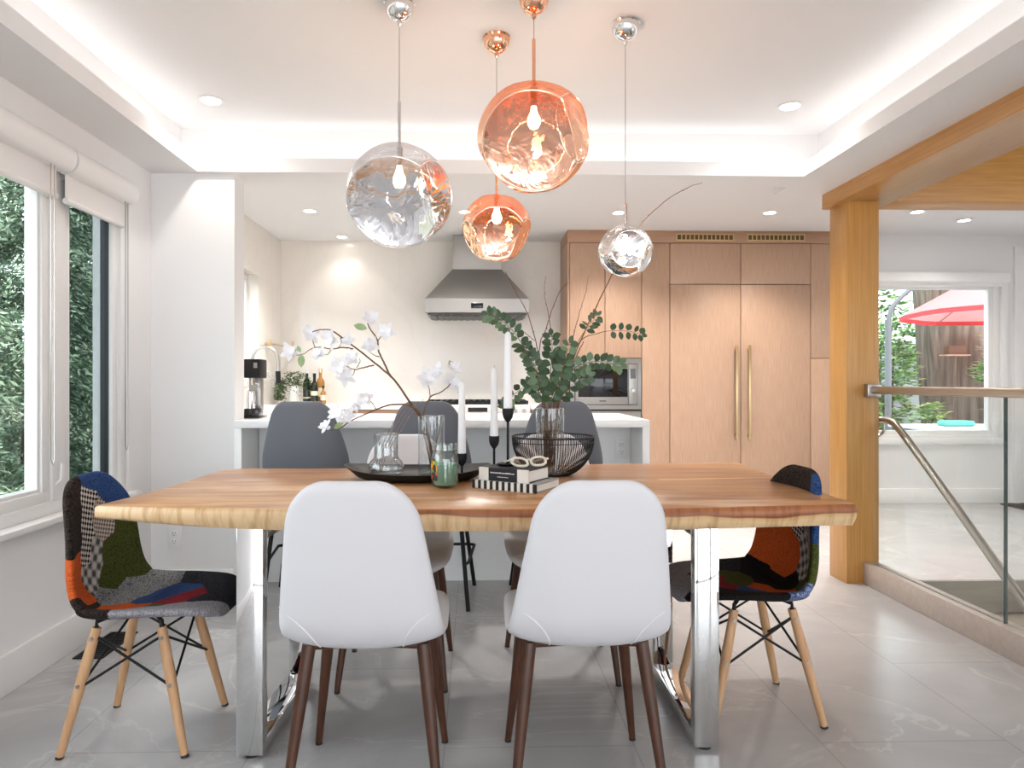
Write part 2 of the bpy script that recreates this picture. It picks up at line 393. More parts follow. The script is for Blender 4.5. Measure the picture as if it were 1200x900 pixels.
# floor with the stair opening
bm = BM()
for (x0, x1, y0, y1) in ((-2.2, 2.30, -3.2, 7.0), (2.30, 5.7, 3.90, 7.0), (3.45, 5.7, -3.2, 3.90), (2.30, 3.45, -3.2, .2)):
    add_box(bm, x0, x1, y0, y1, -.12, 0)
struct('floor', bm, M['floor'], 'large grey stone-look floor tiles across the whole room', 'floor')
# ceiling slab
struct('ceiling', bx(-2.2, 5.7, -3.2, 7.0, ZC, ZC + .15), M['ceiling'], 'flat white plaster ceiling above tray and kitchen', 'ceiling')
# dropped soffit ring with the cove lip
TX0, TX1, TY1, TY0 = -1.48, 1.783, 3.665, -2.4
def soffit(name, boxes, label):
    bm = BM()
    for b in boxes: add_box(bm, *b)
    struct(name, bm, M['ceiling'], label, 'ceiling')
LIP = .075; CD = .15
ZF = ZS + .015
soffit('ceiling_soffit_left', [(-1.74, TX0, TY0, TY1, ZS, ZF), (TX0 - .018, TX0, TY0, TY1 + .018, ZF, ZS + LIP), (-1.74, TX0 - CD, TY0, TY1 + CD, ZF, ZC)], 'lowered white ceiling strip along the window wall')
soffit('ceiling_soffit_back', [(-1.74, 2.07, TY1, TY1 + .205, ZS, ZF), (TX0, TX1, TY1, TY1 + .018, ZF, ZS + LIP), (-1.74, 2.07, TY1 + CD, TY1 + .205, ZF, ZC)], 'lowered white ceiling strip between dining tray and kitchen')
soffit('ceiling_soffit_right', [(TX1, 2.07, TY0, TY1, ZS, ZF), (TX1, TX1 + .018, TY0, TY1 + .018, ZF, ZS + LIP), (TX1 + CD, 2.07, TY0, TY1 + CD, ZF, ZC), (TX1, 2.07, TY1 + .205, 4.04, ZS, ZC)], 'lowered white ceiling strip beside the oak beam')
soffit('ceiling_soffit_front', [(-1.74, 2.07, TY0 - .3, TY0, ZS, ZC)], 'lowered white ceiling strip behind the viewer')

# left wall with window opening
WY0, WY1, WZ0, WZ1 = .9, 3.47, .605, 2.06
bm = BM()
add_box(bm, -1.92, -1.74, -3.2, WY0, 0, ZC); add_box(bm, -1.92, -1.74, WY1, 3.85, 0, ZC)
add_box(bm, -1.92, -1.74, WY0, WY1, 0, WZ0 - .025); add_box(bm, -1.92, -1.74, WY0, WY1, WZ1, ZC)
struct('wall_left', bm, M['wall'], 'white wall holding the big side window', 'wall')
struct('wall_stub', bx(-1.74, -1.297, 3.70, 3.85, 0, ZS), M['wall'], 'short white wall return at the kitchen island end', 'wall')
# kitchen left wall with deep window opening
KX = -1.93; KY = 6.8
bm = BM()
add_box(bm, KX - .13, KX, 3.85, 4.0, 0, ZC); add_box(bm, KX - .13, KX, 6.1, KY + .1, 0, ZC)
add_box(bm, KX - .13, KX, 4.0, 6.1, 0, 1.10); add_box(bm, KX - .13, KX, 4.0, 6.1, 2.10, ZC)
struct('wall_kitchen_left', bm, M['slab'], 'cream slab kitchen side wall beyond the wall return', 'wall')
struct('wall_kitchen_back', bx(KX, 3.62, KY, KY + .1, 0, ZC), M['slab'], 'glossy white slab wall behind the range hood', 'wall')
# far right wall with window_3
fx0, fx1, fz0, fz1 = 3.66, 5.0, .60, 2.13
bm = BM()
add_box(bm, 3.60, fx0, 6.39, 6.55, 0, ZC); add_box(bm, fx1, 5.7, 6.39, 6.55, 0, ZC)
add_box(bm, fx0, fx1, 6.39, 6.55, 0, fz0); add_box(bm, fx0, fx1, 6.39, 6.55, fz1, ZC)
struct('wall_far_right', bm, M['wall'], 'white far wall with the small garden window', 'wall')
bm = BM(); add_box(bm, 5.6, 5.7, -3.2, 6.39, -1.6, .08); add_box(bm, 5.6, 5.7, -3.2, 6.39, 2.25, ZC)
for y0, y1 in ((-3.2, .2), (1.7, 6.39)): add_box(bm, 5.6, 5.7, y0, y1, .08, 2.25)  # gap left in this unseen wall is added to bring in daylight
struct('wall_right', bm, M['wall'])
bm = BM()
add_box(bm, -1.92, 5.7, -3.3, -3.2, 0, .06); add_box(bm, -1.92, 5.7, -3.3, -3.2, 2.3, ZC)
for x in (-1.92, .55, 3.0, 5.4): add_box(bm, x, x + .3, -3.3, -3.2, 0, ZC)  # wide openings between the posts, added behind the viewer to admit sky light
struct('wall_rear', bm, M['wall'])
# baseboards
bm = BM(); add_box(bm, -1.74, -1.722, -3.2, 3.70, 0, .15, .003); struct('baseboard_left', bm, M['trim'], 'tall white baseboard under the side window', 'baseboard')
bm = BM(); add_box(bm, -1.722, -1.297, 3.682, 3.70, 0, .15, .003); struct('baseboard_stub', bm, M['trim'], 'white baseboard on the short wall return', 'baseboard')
bm = BM(); add_box(bm, 3.60, 5.05, 6.372, 6.39, 0, .14, .003); struct('baseboard_far', bm, M['trim'], 'white baseboard below the garden window', 'baseboard')

# --- window_1 (left)
GX = -1.80
w1 = bpy.data.objects.new('window_1', None); COL.objects.link(w1); w1['kind'] = 'structure'; w1['label'] = 'large white framed side window with two panes looking onto cedars'; w1['category'] = 'window'
def frame_rect(bm, x0, x1, y0, y1, z0, z1, t, bev=.004):
    add_box(bm, x0, x1, y0, y1, z0, z0 + t, bev); add_box(bm, x0, x1, y0, y1, z1 - t, z1, bev)
    add_box(bm, x0, x1, y0, y0 + t, z0 + t * .9, z1 - t * .9, bev); add_box(bm, x0, x1, y1 - t, y1, z0 + t * .9, z1 - t * .9, bev)
bm = BM(); frame_rect(bm, -1.86, -1.755, WY0, WY1, WZ0, WZ1, .05); add_box(bm, -1.86, -1.76, 2.885, 2.975, WZ0 + .04, WZ1 - .04, .004)
obj('outer_frame', bm, M['vinyl'], w1)
bm = BM(); frame_rect(bm, -1.845, -1.772, .95, 2.885, WZ0 + .045, WZ1 - .045, .05); frame_rect(bm, -1.835, -1.782, .995, 2.84, WZ0 + .09, WZ1 - .09, .02)
obj('sash', bm, M['vinyl'], w1)
bm = BM(); frame_rect(bm, -1.845, -1.772, 2.975, 3.425, WZ0 + .045, WZ1 - .045, .05)
obj('sash', bm, M['vinyl'], w1)
bm = BM(); frame_rect(bm, -1.83, -1.79, 3.02, 3.385, WZ0 + .09, WZ1 - .09, .014, .001)
add_box(bm, -1.825, -1.795, 2.828, 2.842, WZ0 + .1, WZ1 - .1)
obj('gasket', bm, M['gasket'], w1)
bm = BM(); add_box(bm, GX - .004, GX + .004, 1.0, 2.84, WZ0 + .095, WZ1 - .095); obj('pane', bm, M['winglass'], w1)
bm = BM(); add_box(bm, GX - .024, GX - .016, 3.02, 3.385, WZ0 + .095, WZ1 - .095); obj('pane', bm, M['winglass'], w1)
bm = BM(); v = [bm.verts.new(c) for c in ((GX + .004, 3.03, WZ0 + .1), (GX + .004, 3.375, WZ0 + .1), (GX + .004, 3.375, WZ1 - .1), (GX + .004, 3.03, WZ1 - .1))]; bm.faces.new(v)
obj('insect_screen', bm, M['screen'], w1)
bm = BM(); add_box(bm, -1.772, -1.762, 2.90, 2.915, .70, .82, .003); add_tube(bm, [(-1.765, 2.908, .72), (-1.745, 2.915, .74), (-1.742, 2.918, .81)], .006, 8); obj('crank_handle', bm, M['vinyl'], w1)
struct('trim_1', bx(-1.86, -1.690, WY0 - .05, WY1 + .04, WZ0 - .025, WZ0, .004), M['trim'], 'white window sill board of the side window', 'window sill')
# --- roller blinds
def blind(y0, y1, label, cy):
    t = thing('roller_blind', label, 'blind', (-1.70, y0, 2.0), 0, 'roller blinds on the side window')
    L_ = y1 - y0
    bm = BM(); prof = []
    for k in range(9): a = -PI / 2 + PI * k / 8 * 1.0; prof.append((.042 * max(0, math.cos(a)), .055 * math.sin(a)))
    # rounded cassette section swept along y
    sec = [(-.038, -.055)] + [(.0 + p[0], p[1]) for p in prof] + [(-.038, .055)]
    rings = [[bm.verts.new((s[0], yy, s[1] + .08)) for s in sec] for yy in (0, L_)]
    n = len(sec)
    for k in range(n): bm.faces.new((rings[0][k], rings[0][(k + 1) % n], rings[1][(k + 1) % n], rings[1][k]))
    bm.faces.new(rings[0]); bm.faces.new(list(reversed(rings[1])))
    obj('cassette', bm, M['trim'], t)
    bm = BM(); add_box(bm, -.031, -.027, .02, L_ - .03, -.075, .03); obj('shade', bm, M['blind'], t)
    bm = BM(); add_tube(bm, [(-.029, .02, -.085), (-.029, L_ - .03, -.085)], .013, 12); obj('bottom_bar', bm, M['trim'], t)
    bm = BM(); yc = cy - y0; zb = .82 - 2.0
    loop = [(0.0, yc, .03), (0, yc, -.4), (0, yc, zb + .02), (0, yc + .012, zb), (0, yc + .024, zb + .02), (0, yc + .024, -.4), (0, yc + .024, .03)]
    add_tube(bm, loop, .0022, 6); obj('chain', bm, M['nickel'], t)
    return t
blind(.93, 2.885, 'long white roller blind over the wide window pane', 2.775)
blind(2.90, 3.41, 'short white roller blind over the narrow screened pane', 3.355)

# --- window_2 (kitchen side, in its deep reveal)
w2 = bpy.data.objects.new('window_2', None); COL.objects.link(w2); w2['kind'] = 'structure'; w2['label'] = 'kitchen window in a deep white reveal'; w2['category'] = 'window'
bm = BM(); frame_rect(bm, KX - .13, KX - .09, 4.0, 6.1, 1.10, 2.10, .05); add_box(bm, KX - .13, KX - .09, 5.2, 5.26, 1.14, 2.06); obj('outer_frame', bm, M['vinyl'], w2)
bm = BM(); add_box(bm, KX - .115, KX - .107, 4.04, 6.06, 1.14, 2.06); obj('pane', bm, M['winglass'], w2)

# --- window_3 (far right)
w3 = bpy.data.objects.new('window_3', None); COL.objects.link(w3); w3['kind'] = 'structure'; w3['label'] = 'small white framed window onto the patio umbrella'; w3['category'] = 'window'
def frame_xz(bm, x0, x1, y0, y1, z0, z1, t, bev=.004):
    add_box(bm, x0, x1, y0, y1, z0, z0 + t, bev); add_box(bm, x0, x1, y0, y1, z1 - t, z1, bev)
    add_box(bm, x0, x0 + t, y0, y1, z0 + t * .9, z1 - t * .9, bev); add_box(bm, x1 - t, x1, y0, y1, z0 + t * .9, z1 - t * .9, bev)
bm = BM(); frame_xz(bm, fx0, fx1, 6.40, 6.50, fz0, fz1, .05); frame_xz(bm, fx0 + .045, fx1 - .045, 6.42, 6.48, fz0 + .045, fz1 - .045, .045); obj('outer_frame', bm, M['vinyl'], w3)
bm = BM(); add_box(bm, fx0 + .09, fx1 - .09, 6.448, 6.454, fz0 + .09, fz1 - .09); obj('pane', bm, M['winglass'], w3)
bm = BM(); frame_xz(bm, fx0 - .06, fx1 + .06, 6.365, 6.39, fz0 - .04, fz1 + .02, .06); struct('trim_2', bm, M['trim'], 'white casing round the garden window', 'window casing')
t = thing('roller_blind', 'white blind cassette above the small garden window', 'blind', (fx0 - .03, 6.36, 2.09))
bm = BM(); add_box(bm, 0, fx1 - fx0 + .06, -.075, .005, 0, .10, .02, 3); obj('cassette', bm, M['trim'], t)
bm = BM(); add_box(bm, .04, fx1 - fx0 + .0, -.03, -.02, -.035, .01); obj('shade', bm, M['blind'], t)
# --- door casing at the far right
d1 = bpy.data.objects.new('door_1', None); COL.objects.link(d1); d1['kind'] = 'structure'; d1['label'] = 'white door and casing at the far right wall'; d1['category'] = 'door'
bm = BM(); add_box(bm, 5.12, 5.18, 6.36, 6.39, 0, 2.379); add_box(bm, 5.12, 5.6, 6.36, 6.39, 2.38, 2.44); obj('casing', bm, M['trim'], d1)
bm = BM(); add_box(bm, 5.183, 5.597, 6.372, 6.39, .01, 2.38); obj('door_leaf', bm, M['trim'], d1)
tag(obj('door_mat', bx(4.93, 5.55, 6.02, 6.30, 0, .012, .003), M['rubber']), 'thin dark mat on the floor before the far right door', 'mat')

# --- oak column and beams
struct('column', bx(2.114, 2.302, 3.845, 4.03, 0, 2.186, .002), M['oakcol'], 'square golden oak column beside the glass balustrade', 'column')
struct('beam', bx(2.07, 2.386, -3.2, 4.035, 2.182, ZC - .002, .002), M['oaky'], 'long oak beam running towards the viewer above the balustrade', 'beam')
struct('beam_cross', bx(2.386, 5.6, 3.835, 4.035, 2.186, ZC - .002, .002), M['oakx'], 'oak cross beam over the stair opening', 'beam')

# --- stair kerb, stair
struct('trim_kerb', bx(2.21, 2.30, .1, 3.845, 0, .122, .003), M['stone'], 'taupe stone kerb along the stair opening', 'kerb')
bm = BM()
for i in range(8):
    add_box(bm, 2.30, 3.45, 3.90 - .26 * (i + 1), 3.90 - .26 * i, -.2 - .185 * (i + 1), -.185 * (i + 1) + .0, .004)
add_box(bm, 2.30, 3.45, 3.885, 3.899, -.2, -.003)
struct('stair', bm, M['tread'], 'grey wooden stair descending behind the glass', 'stairs')
bm = BM(); add_box(bm, 3.45, 3.5, .2, 3.90, -1.7, -.12); add_box(bm, 2.25, 2.30, .2, 3.9, -1.7, -.12); add_box(bm, 2.3, 3.45, .1, .2, -1.7, -.12); add_box(bm, 2.3, 3.5, .2, 3.9, -1.75, -1.7)
struct('wall_stairwell', bm, M['wall'])
# --- glass balustrade
t = thing('glass_balustrade', 'clear glass balustrade with bronze top rail beside the oak column', 'balustrade', (2.255, 2.0, .122))
bm = BM(); add_box(bm, -.007, .007, .87, 1.80, 0, .97, .001); obj('glass_panel', bm, M['rail_glass'], t)
bm = BM(); add_box(bm, -.007, .007, -1.75, .848, 0, .97, .001); obj('glass_panel', bm, M['rail_glass'], t)
for y0, y1 in ((.8485, .852),):
    bm = BM(); add_box(bm, -.0075, .0075, y0, y1, 0, .968); obj('glass_edge', bm, M['glassedge'], t)
bm = BM(); add_box(bm, -.027, .027, -1.8, 1.81, .963, 1.005, .012, 3); obj('top_rail', bm, M['bronze'], t)
bm = BM(); add_box(bm, -.042, .036, 1.80, 1.843, .945, 1.018, .004); obj('end_bracket', bm, M['nickel'], t)
# --- stair handrail
t = thing('stair_handrail', 'brushed metal handrail sloping down behind the glass', 'handrail', (2.37, 3.86, .93))
bm = BM(); add_tube(bm, catmull([(-.02, .11, 0), (-.0, .06, 0), (0, -.02, -.005), (0, -.09, -.04), (0, -.3, -.20), (0, -.75, -.56), (0, -1.6, -1.24)], 40), .02, 14); obj('rail', bm, M['nickel'], t)
bm = BM(); add_tube(bm, catmull([(-.066, .05, -.09), (-.03, .05, -.09), (0, .05, -.06), (0, .05, -.01)], 12), .008, 8); obj('bracket', bm, M['nickel'], t)

# --- outlets
def outlet(label, loc, parentless=True):
    t = thing('wall_outlet', label, 'outlet', loc)
    bm = BM(); add_box(bm, -.037, .037, -.006, 0, -.06, .06, .003); obj('plate', bm, M['plate'], t)
    for dz in (.022, -.022):
        bm = BM(); add_box(bm, -.017, .017, -.009, -.004, dz - .016, dz + .016, .003)
        add_box(bm, -.008, -.006, -.0095, -.006, dz - .002, dz + .008, mat=1); add_box(bm, .006, .008, -.0095, -.006, dz - .002, dz + .007, mat=1); add_box(bm, -.002, .002, -.0095, -.006, dz - .011, dz - .007, mat=1)
        obj('socket', bm, [M['plate'], M['slot']], t)
    return t
outlet('white wall outlet on the short wall behind the left table end', (-1.613, 3.70, .32))
# --- floor register
t = thing('floor_vent', 'black slotted floor vent by the left baseboard', 'vent', (-1.615, 3.03, 0))
bm = BM(); frame_rect(bm, -.06, .06, -.15, .15, 0, .004, .004)
bm = BM(); add_box(bm, -.062, -.05, -.15, .15, 0, .005); add_box(bm, .05, .062, -.15, .15, 0, .005); add_box(bm, -.05, .05, -.15, -.138, 0, .005); add_box(bm, -.05, .05, .138, .15, 0, .005); add_box(bm, -.05, .05, -.138, .138, 0, .001)
obj('frame', bm, M['black'], t)
bm = BM()
for k in range(12): add_box(bm, -.05, .05, -.13 + k * .0225, -.122 + k * .0225, .001, .004)
obj('grille', bm, M['black'], t)

# ================================================================== KITCHEN
# island
t = thing('kitchen_island', 'white quartz waterfall island behind the grey stools', 'island', (0, 3.68, 0))
bm = BM(); add_box(bm, -1.295, .942, 0, .79, .905, .946, .002); add_box(bm, .902, .942, 0, .79, 0, .906, .002); add_box(bm, -1.295, -1.255, 0.005, .79, 0, .906, .002); obj('worktop', bm, M['counter'], t)
bm = BM(); add_box(bm, -1.25, .90, .285, .77, .0, .904); obj('cabinet_body', bm, M['panel'], t)
o = outlet('white outlet in the island end panel, right of the third grey stool', (.848, 3.965, .766))
# pantry wall
PY = 6.25
def cab(name, label, x0, x1, z0, z1, doors, group='oak pantry cabinets'):
    t = thing(name, label, 'cabinet', ((x0 + x1) / 2, PY, z0), 0, group); xm = (x0 + x1) / 2
    bm = BM(); add_box(bm, x0 - xm + (.018 if z0 > 1 else .001), x1 - xm - .001, .022, .54, 0, z1 - z0); obj('carcass', bm, [M['gap']], t)
    g = .003
    for d in doors:
        bm = BM(); add_box(bm, d[0] - xm + g, d[1] - xm - g, 0, .022, d[2] - z0 + g, d[3] - z0 - g, .0015); o = obj(d[4] if len(d) > 4 else 'door', bm, M['pantry'], t)
        if len(d) > 5:
            hx = d[5] - xm; bm = BM()
            add_box(bm, hx - .011, hx + .011, -.045, -.03, d[6] - z0, d[7] - z0, .003)
            add_box(bm, hx - .008, hx + .008, -.032, .001, d[6] - z0 + .03, d[6] - z0 + .05); add_box(bm, hx - .008, hx + .008, -.032, .001, d[7] - z0 - .05, d[7] - z0 - .03)
            obj('handle', bm, M['brass'], o)
    return t
ZT = 2.435
T1 = cab('oven_cabinet', 'tall oak cabinet with two upper doors over the microwave', .838, 1.524, 1.372, ZT, [(.855, 1.184, 1.372, ZT), (1.184, 1.524, 1.372, ZT)])
# side panel and lower carcass
bm = BM(); add_box(bm, .838 - 1.181, .853 - 1.181, 0, .54, -1.372, ZT - 1.372, .001); obj('side_panel', bm, M['pantry'], T1)
bm = BM(); add_box(bm, .853 - 1.181, 1.522 - 1.181, .03, .54, -1.36, -1.10); obj('plinth_drawer', bm, M['pantry'], T1)
cab('pantry_cabinet', 'narrow plain oak panel between microwave tower and tall handled doors', 1.524, 1.785, 0, ZT, [(1.524, 1.785, .08, ZT)])
cab('refrigerator_cabinet', 'left of the two tall oak door columns with long brass handle', 1.785, 2.445, 0, ZT, [(1.785, 2.445, 2.055, ZT), (1.785, 2.445, .08, 2.055, 'door', 2.395, .62, 1.49)])
cab('refrigerator_cabinet', 'right of the two tall oak door columns, its brass handle on the left', 2.445, 3.10, 0, ZT, [(2.445, 3.10, 2.055, ZT), (2.445, 3.10, .08, 2.055, 'door', 2.515, .62, 1.49)])
cab('pantry_cabinet', 'narrow split-door oak cabinet beside the golden column', 3.10, 3.60, 0, ZT, [(3.10, 3.60, 1.372, ZT), (3.10, 3.60, .08, 1.372)])
tag(obj('cabinet_fascia', bx(.838, 3.60, PY - .002, PY + .54, ZT + .002, ZC - .001, .001), wood('fascia_oak', '#9d7860', '#b59077', 'X', 190, .42, .03, 1.1)), 'long oak fascia strip above all pantry doors', 'fascia')
for x0, x1, lab in ((1.841, 2.381, 'brass slotted vent grille above the left tall door'), (2.50, 3.044, 'brass slotted vent grille above the right tall door')):
    t = thing('vent_grille', lab, 'vent', ((x0 + x1) / 2, PY - .002, 2.488), 0, 'brass vent grilles'); h = (x1 - x0) / 2
    bm = BM(); add_box(bm, -h, h, -.008, 0, -.034, -.022); add_box(bm, -h, h, -.008, 0, .022, .034); add_box(bm, -h, -h + .012, -.008, 0, -.022, .022); add_box(bm, h - .012, h, -.008, 0, -.022, .022)
    n = 13; st = (2 * h - .024) / n
    for k in range(1, n): add_box(bm, -h + .012 + k * st - .005, -h + .012 + k * st + .005, -.007, 0, -.022, .022)
    obj('frame', bm, M['brass'], t)
    bm = BM(); add_box(bm, -h + .01, h - .01, -.003, -.0005, -.023, .023); obj('recess', bm, M['brassdark'], t)
# microwave
t = thing('microwave', 'built-in stainless microwave under the two upper oak doors', 'microwave', (1.19, PY + .005, .90))
bm = BM(); add_box(bm, -.326, .332, .0, .4, 0, .47, .003); obj('trim_frame', bm, M['steel'], t)
bm = BM(); frame_xz(bm, -.287, .297, -.004, .004, .04, .42, .006, 0); obj('seam', bm, M['slot'], t)
bm = BM(); add_box(bm, -.28, .205, -.02, 0, .047, .413, .004); d = obj('door', bm, M['steel'], t)
bm = BM(); add_box(bm, -.255, .2, -.024, -.018, .115, .375, .003); obj('window', bm, M['blackglass'], d)
bm = BM(); add_box(bm, -.06, .0, -.0215, -.019, .073, .083); obj('logo', bm, M['slot'], d)
bm = BM(); add_box(bm, .209, .29, -.02, 0, .047, .413, .004); p = obj('control_panel', bm, M['steel'], t)
bm = BM(); add_box(bm, .226, .274, -.023, -.018, .285, .375); obj('display', bm, M['blackglass'], p)
bm = BM(); add_lathe(bm, [(0, 0), (.02, 0), (.02, .016), (.017, .02), (0, .02)], 24); bmesh.ops.transform(bm, matrix=Matrix.Translation((.25, -.02, .175)) @ Matrix.Rotation(PI / 2, 4, 'X'), verts=bm.verts); obj('knob', bm, M['nickel'], p)
t = thing('wall_oven', 'dark edged stainless oven directly below the microwave', 'oven', (1.19, PY + .005, .28))
bm = BM(); add_box(bm, -.33, .332, 0, .4, 0, .61, .003); obj('body', bm, M['slot'], t)
bm = BM(); add_box(bm, -.322, .324, -.02, 0, .47, .60, .004); obj('control_panel', bm, M['steeldark'], t)
bm = BM(); add_box(bm, -.322, .324, -.025, 0, .0, .465, .004); obj('door', bm, M['steeldark'], t)
# range hood
t = thing('range_hood', 'stainless pyramid range hood with chimney on the slab wall', 'range hood', (.008, 6.2, 1.755))
def loft4(bm, secs, mat=0):
    rings = [[bm.verts.new(p) for p in s] for s in secs]
    for a, b in zip(rings, rings[1:]):
        for k in range(4): bm.faces.new((a[k], a[(k + 1) % 4], b[(k + 1) % 4], b[k])).material_index = mat
    bm.faces.new(list(reversed(rings[0]))); bm.faces.new(rings[-1])
def rect(x, y0, y1, z): return [(-x, y0, z), (x, y0, z), (x, y1, z), (-x, y1, z)]
bm = BM(); loft4(bm, [rect(.472, 0, .6, .03), rect(.472, 0, .6, .155)]); obj('rim', bm, M['steel'], t)
bm = BM(); loft4(bm, [rect(.47, .0, .6, .1555), rect(.232, .27, .6, .465)]); obj('canopy', bm, M['steel'], t)
bm = BM(); loft4(bm, [rect(.23, .29, .6, .466), rect(.23, .29, .6, .793)]); obj('chimney', bm, M['steel'], t)
bm = BM(); add_box(bm, -.055, .055, -.004, .002, .067, .115, .003); obj('control_display', bm, M['blackglass'], t)
bm = BM()
for k in range(14): add_box(bm, -.42 + k * .061, -.375 + k * .061, .06, .5, .0, .03)
add_box(bm, -.45, .45, .05, .58, .012, .03); obj('filter', bm, simple('filter_steel', (.09, .085, .08), .4, .8), t)
# back base cabinets + worktop + range
tag(obj('kitchen_worktop', bx(KX, -.47, 6.13, KY, .905, .945, .002), M['counter']), 'white worktop left of the range under the slab wall', 'worktop')
tag(obj('kitchen_worktop', bx(.49, .835, 6.13, KY, .905, .945, .002), M['counter']), 'short white worktop between range and oak tower', 'worktop')
tag(obj('sink_worktop', bx(KX, -1.30, 4.6, 6.125, .905, .945, .002), M['counter']), 'white worktop below the kitchen side window', 'worktop')
for x0, x1, lab in ((KX + .01, -.47, 'oak base cabinets left of the range, seen as a thin strip'), (.49, .835, 'oak base cabinet between range and microwave tower')):
    t = thing('base_cabinet', lab, 'cabinet', ((x0 + x1) / 2, 6.15, 0)); h = (x1 - x0) / 2
    bm = BM(); add_box(bm, -h, h, .02, .64, .08, .903); obj('carcass', bm, M['gap'], t)
    n = max(1, round(2 * h / .5))
    for k in range(n):
        bm = BM(); add_box(bm, -h + 2 * h * k / n + .003, -h + 2 * h * (k + 1) / n - .003, 0, .02, .1, .9); obj('door', bm, M['pantry'], t)
    bm = BM(); add_box(bm, -h, h, .06, .6, 0, .08); obj('plinth', bm, M['gap'], t)
t = thing('base_cabinet', 'oak sink cabinet along the kitchen side wall', 'cabinet', (-1.62, 5.36, 0))
bm = BM(); add_box(bm, -.30, .28, -.74, .74, 0, .903); obj('carcass', bm, M['pantry'], t)
t = thing('range_cooker', 'stainless range with black grates below the hood', 'range', (.01, 6.11, 0))
bm = BM(); add_box(bm, -.475, .475, .03, .68, .0, .945, .003); obj('body', bm, M['steel'], t)
bm = BM(); add_box(bm, -.475, .475, -.012, .03, .865, .95, .004); p = obj('control_panel', bm, simple('pale_steel', (.72, .70, .68), .4, .6), t)
bm = BM(); add_box(bm, -.083, .09, -.016, -.008, .885, .925); obj('display', bm, M['blackglass'], p)
for x in (-.4, -.32, -.24, .16, .25, .34, .42):
    bm = BM(); add_lathe(bm, [(0, 0), (.02, 0), (.018, .025), (0, .025)], 16); bmesh.ops.transform(bm, matrix=Matrix.Translation((x, -.012, .895)) @ Matrix.Rotation(PI / 2, 4, 'X'), verts=bm.verts); obj('knob', bm, M['nickel'], p)
bm = BM(); add_box(bm, -.44, .44, -.005, .03, .2, .85, .004); obj('oven_door', bm, M['steel'], t)
bm = BM()
for k in range(3):
    x0 = -.46 + k * .31
    add_box(bm, x0, x0 + .30, .035, .05, .95, .982); add_box(bm, x0, x0 + .30, .60, .615, .95, .982)
    for j in range(6): add_box(bm, x0 + j * .057, x0 + j * .057 + .015, .04, .61, .95, .982)
obj('grates', bm, M['black'], t)
bm = BM(); add_box(bm, -.46, .46, .03, .63, .945, .951); obj('hob_surface', bm, M['black'], t)

# coffee machine on the island end
t = thing('coffee_machine', 'black and chrome coffee machine beside the short wall', 'coffee machine', (-1.272, 3.96, .946))
bm = BM(); add_box(bm, -.045, .048, -.085, .075, .0, .012, .003); add_box(bm, -.045, .046, -.08, .0, .012, .055, .004); obj('base', bm, M['blackglass'], t)
bm = BM(); add_box(bm, -.04, .03, .012, .07, .012, .24, .006); obj('column', bm, M['steel'], t)
bm = BM(); add_box(bm, -.045, .046, -.06, .075, .228, .336, .006); h = obj('head', bm, M['black'], t)
bm = BM(); add_box(bm, .012, .032, -.063, -.058, .285, .315); obj('display', bm, M['steeldark'], h)
bm = BM(); add_lathe(bm, [(0, 0), (.028, 0), (.03, .05), (.025, .10), (.022, .102), (.0, .10)], 24, (-.012, -.040, .056)); obj('milk_jug', bm, M['chrome'], t)
bm = BM(); add_tube(bm, [(0, -.035, .23), (0, -.035, .19)], .010, 10); add_tube(bm, [(.015, -.035, .20), (.036, -.045, .195), (.04, -.05, .17)], .005, 8); obj('spout', bm, M['chrome'], t)
# faucets
def gooseneck(name, label, base, h, reach, r, spring):
    t = thing(name, label, 'faucet', base)
    bm = BM(); add_lathe(bm, [(0, 0), (r * 2.2, 0), (r * 2.2, .015), (r * 1.5, .02), (r * 1.5, .09), (0, .09)], 20); obj('base', bm, M['nickel'], t)
    pts = [(0, 0, .08), (0, 0, h * .6)] + [(reach / 2 - reach / 2 * math.cos(a * PI / 12), 0, h * .72 + (reach / 2) * 1.05 * math.sin(a * PI / 12)) for a in range(0, 13)] + [(reach, 0, h * .55)]
    bm = BM(); add_tube(bm, pts, r, 12)
    obj('spout', bm, M['nickel'], t)
    if spring:
        bm = BM(); add_tube(bm, [(reach, 0, h * .56), (reach + .002, 0, h * .38)], r * 1.5, 12); obj('spray_head', bm, M['black'], t)
        bm = BM(); add_tube(bm, [(0, 0, h * .46), (reach, 0, h * .46)], r * .5, 8); obj('support_arm', bm, M['nickel'], t)
    bm = BM(); add_tube(bm, [(0, 0, .06), (.0, -.03, .065), (.0, -.07, .075)], r * .6, 8); obj('lever', bm, M['nickel'], t)
gooseneck('kitchen_faucet', 'tall spring gooseneck faucet above the coffee machine', (-1.74, 5.35, .945), .52, .20, .013, True)
gooseneck('filter_faucet', 'small curved filter tap beside the coffee machine', (-1.68, 5.25, .945), .30, .135, .009, False)
# pot filler
t = thing('pot_filler', 'brass swing arm fixture on the kitchen side wall', 'pot filler', (KX, 6.3, 1.50))
bm = BM(); add_tube(bm, [(0, 0, 0), (.05, 0, 0)], .014, 12); add_tube(bm, [(.05, 0, -.03), (.05, 0, .05)], .011, 10); obj('mount', bm, M['brass'], t)
bm = BM(); add_tube(bm, [(.05, 0, .0), (.11, .22, -.005), (.14, .42, -.02)], .008, 8); obj('arm', bm, M['brass'], t)
bm = BM(); add_tube(bm, [(.14, .42, .05), (.14, .42, -.07)], .012, 10); add_tube(bm, [(.12, .40, -.03), (.16, .44, -.03)], .018, 10); obj('valve', bm, M['brass'], t)
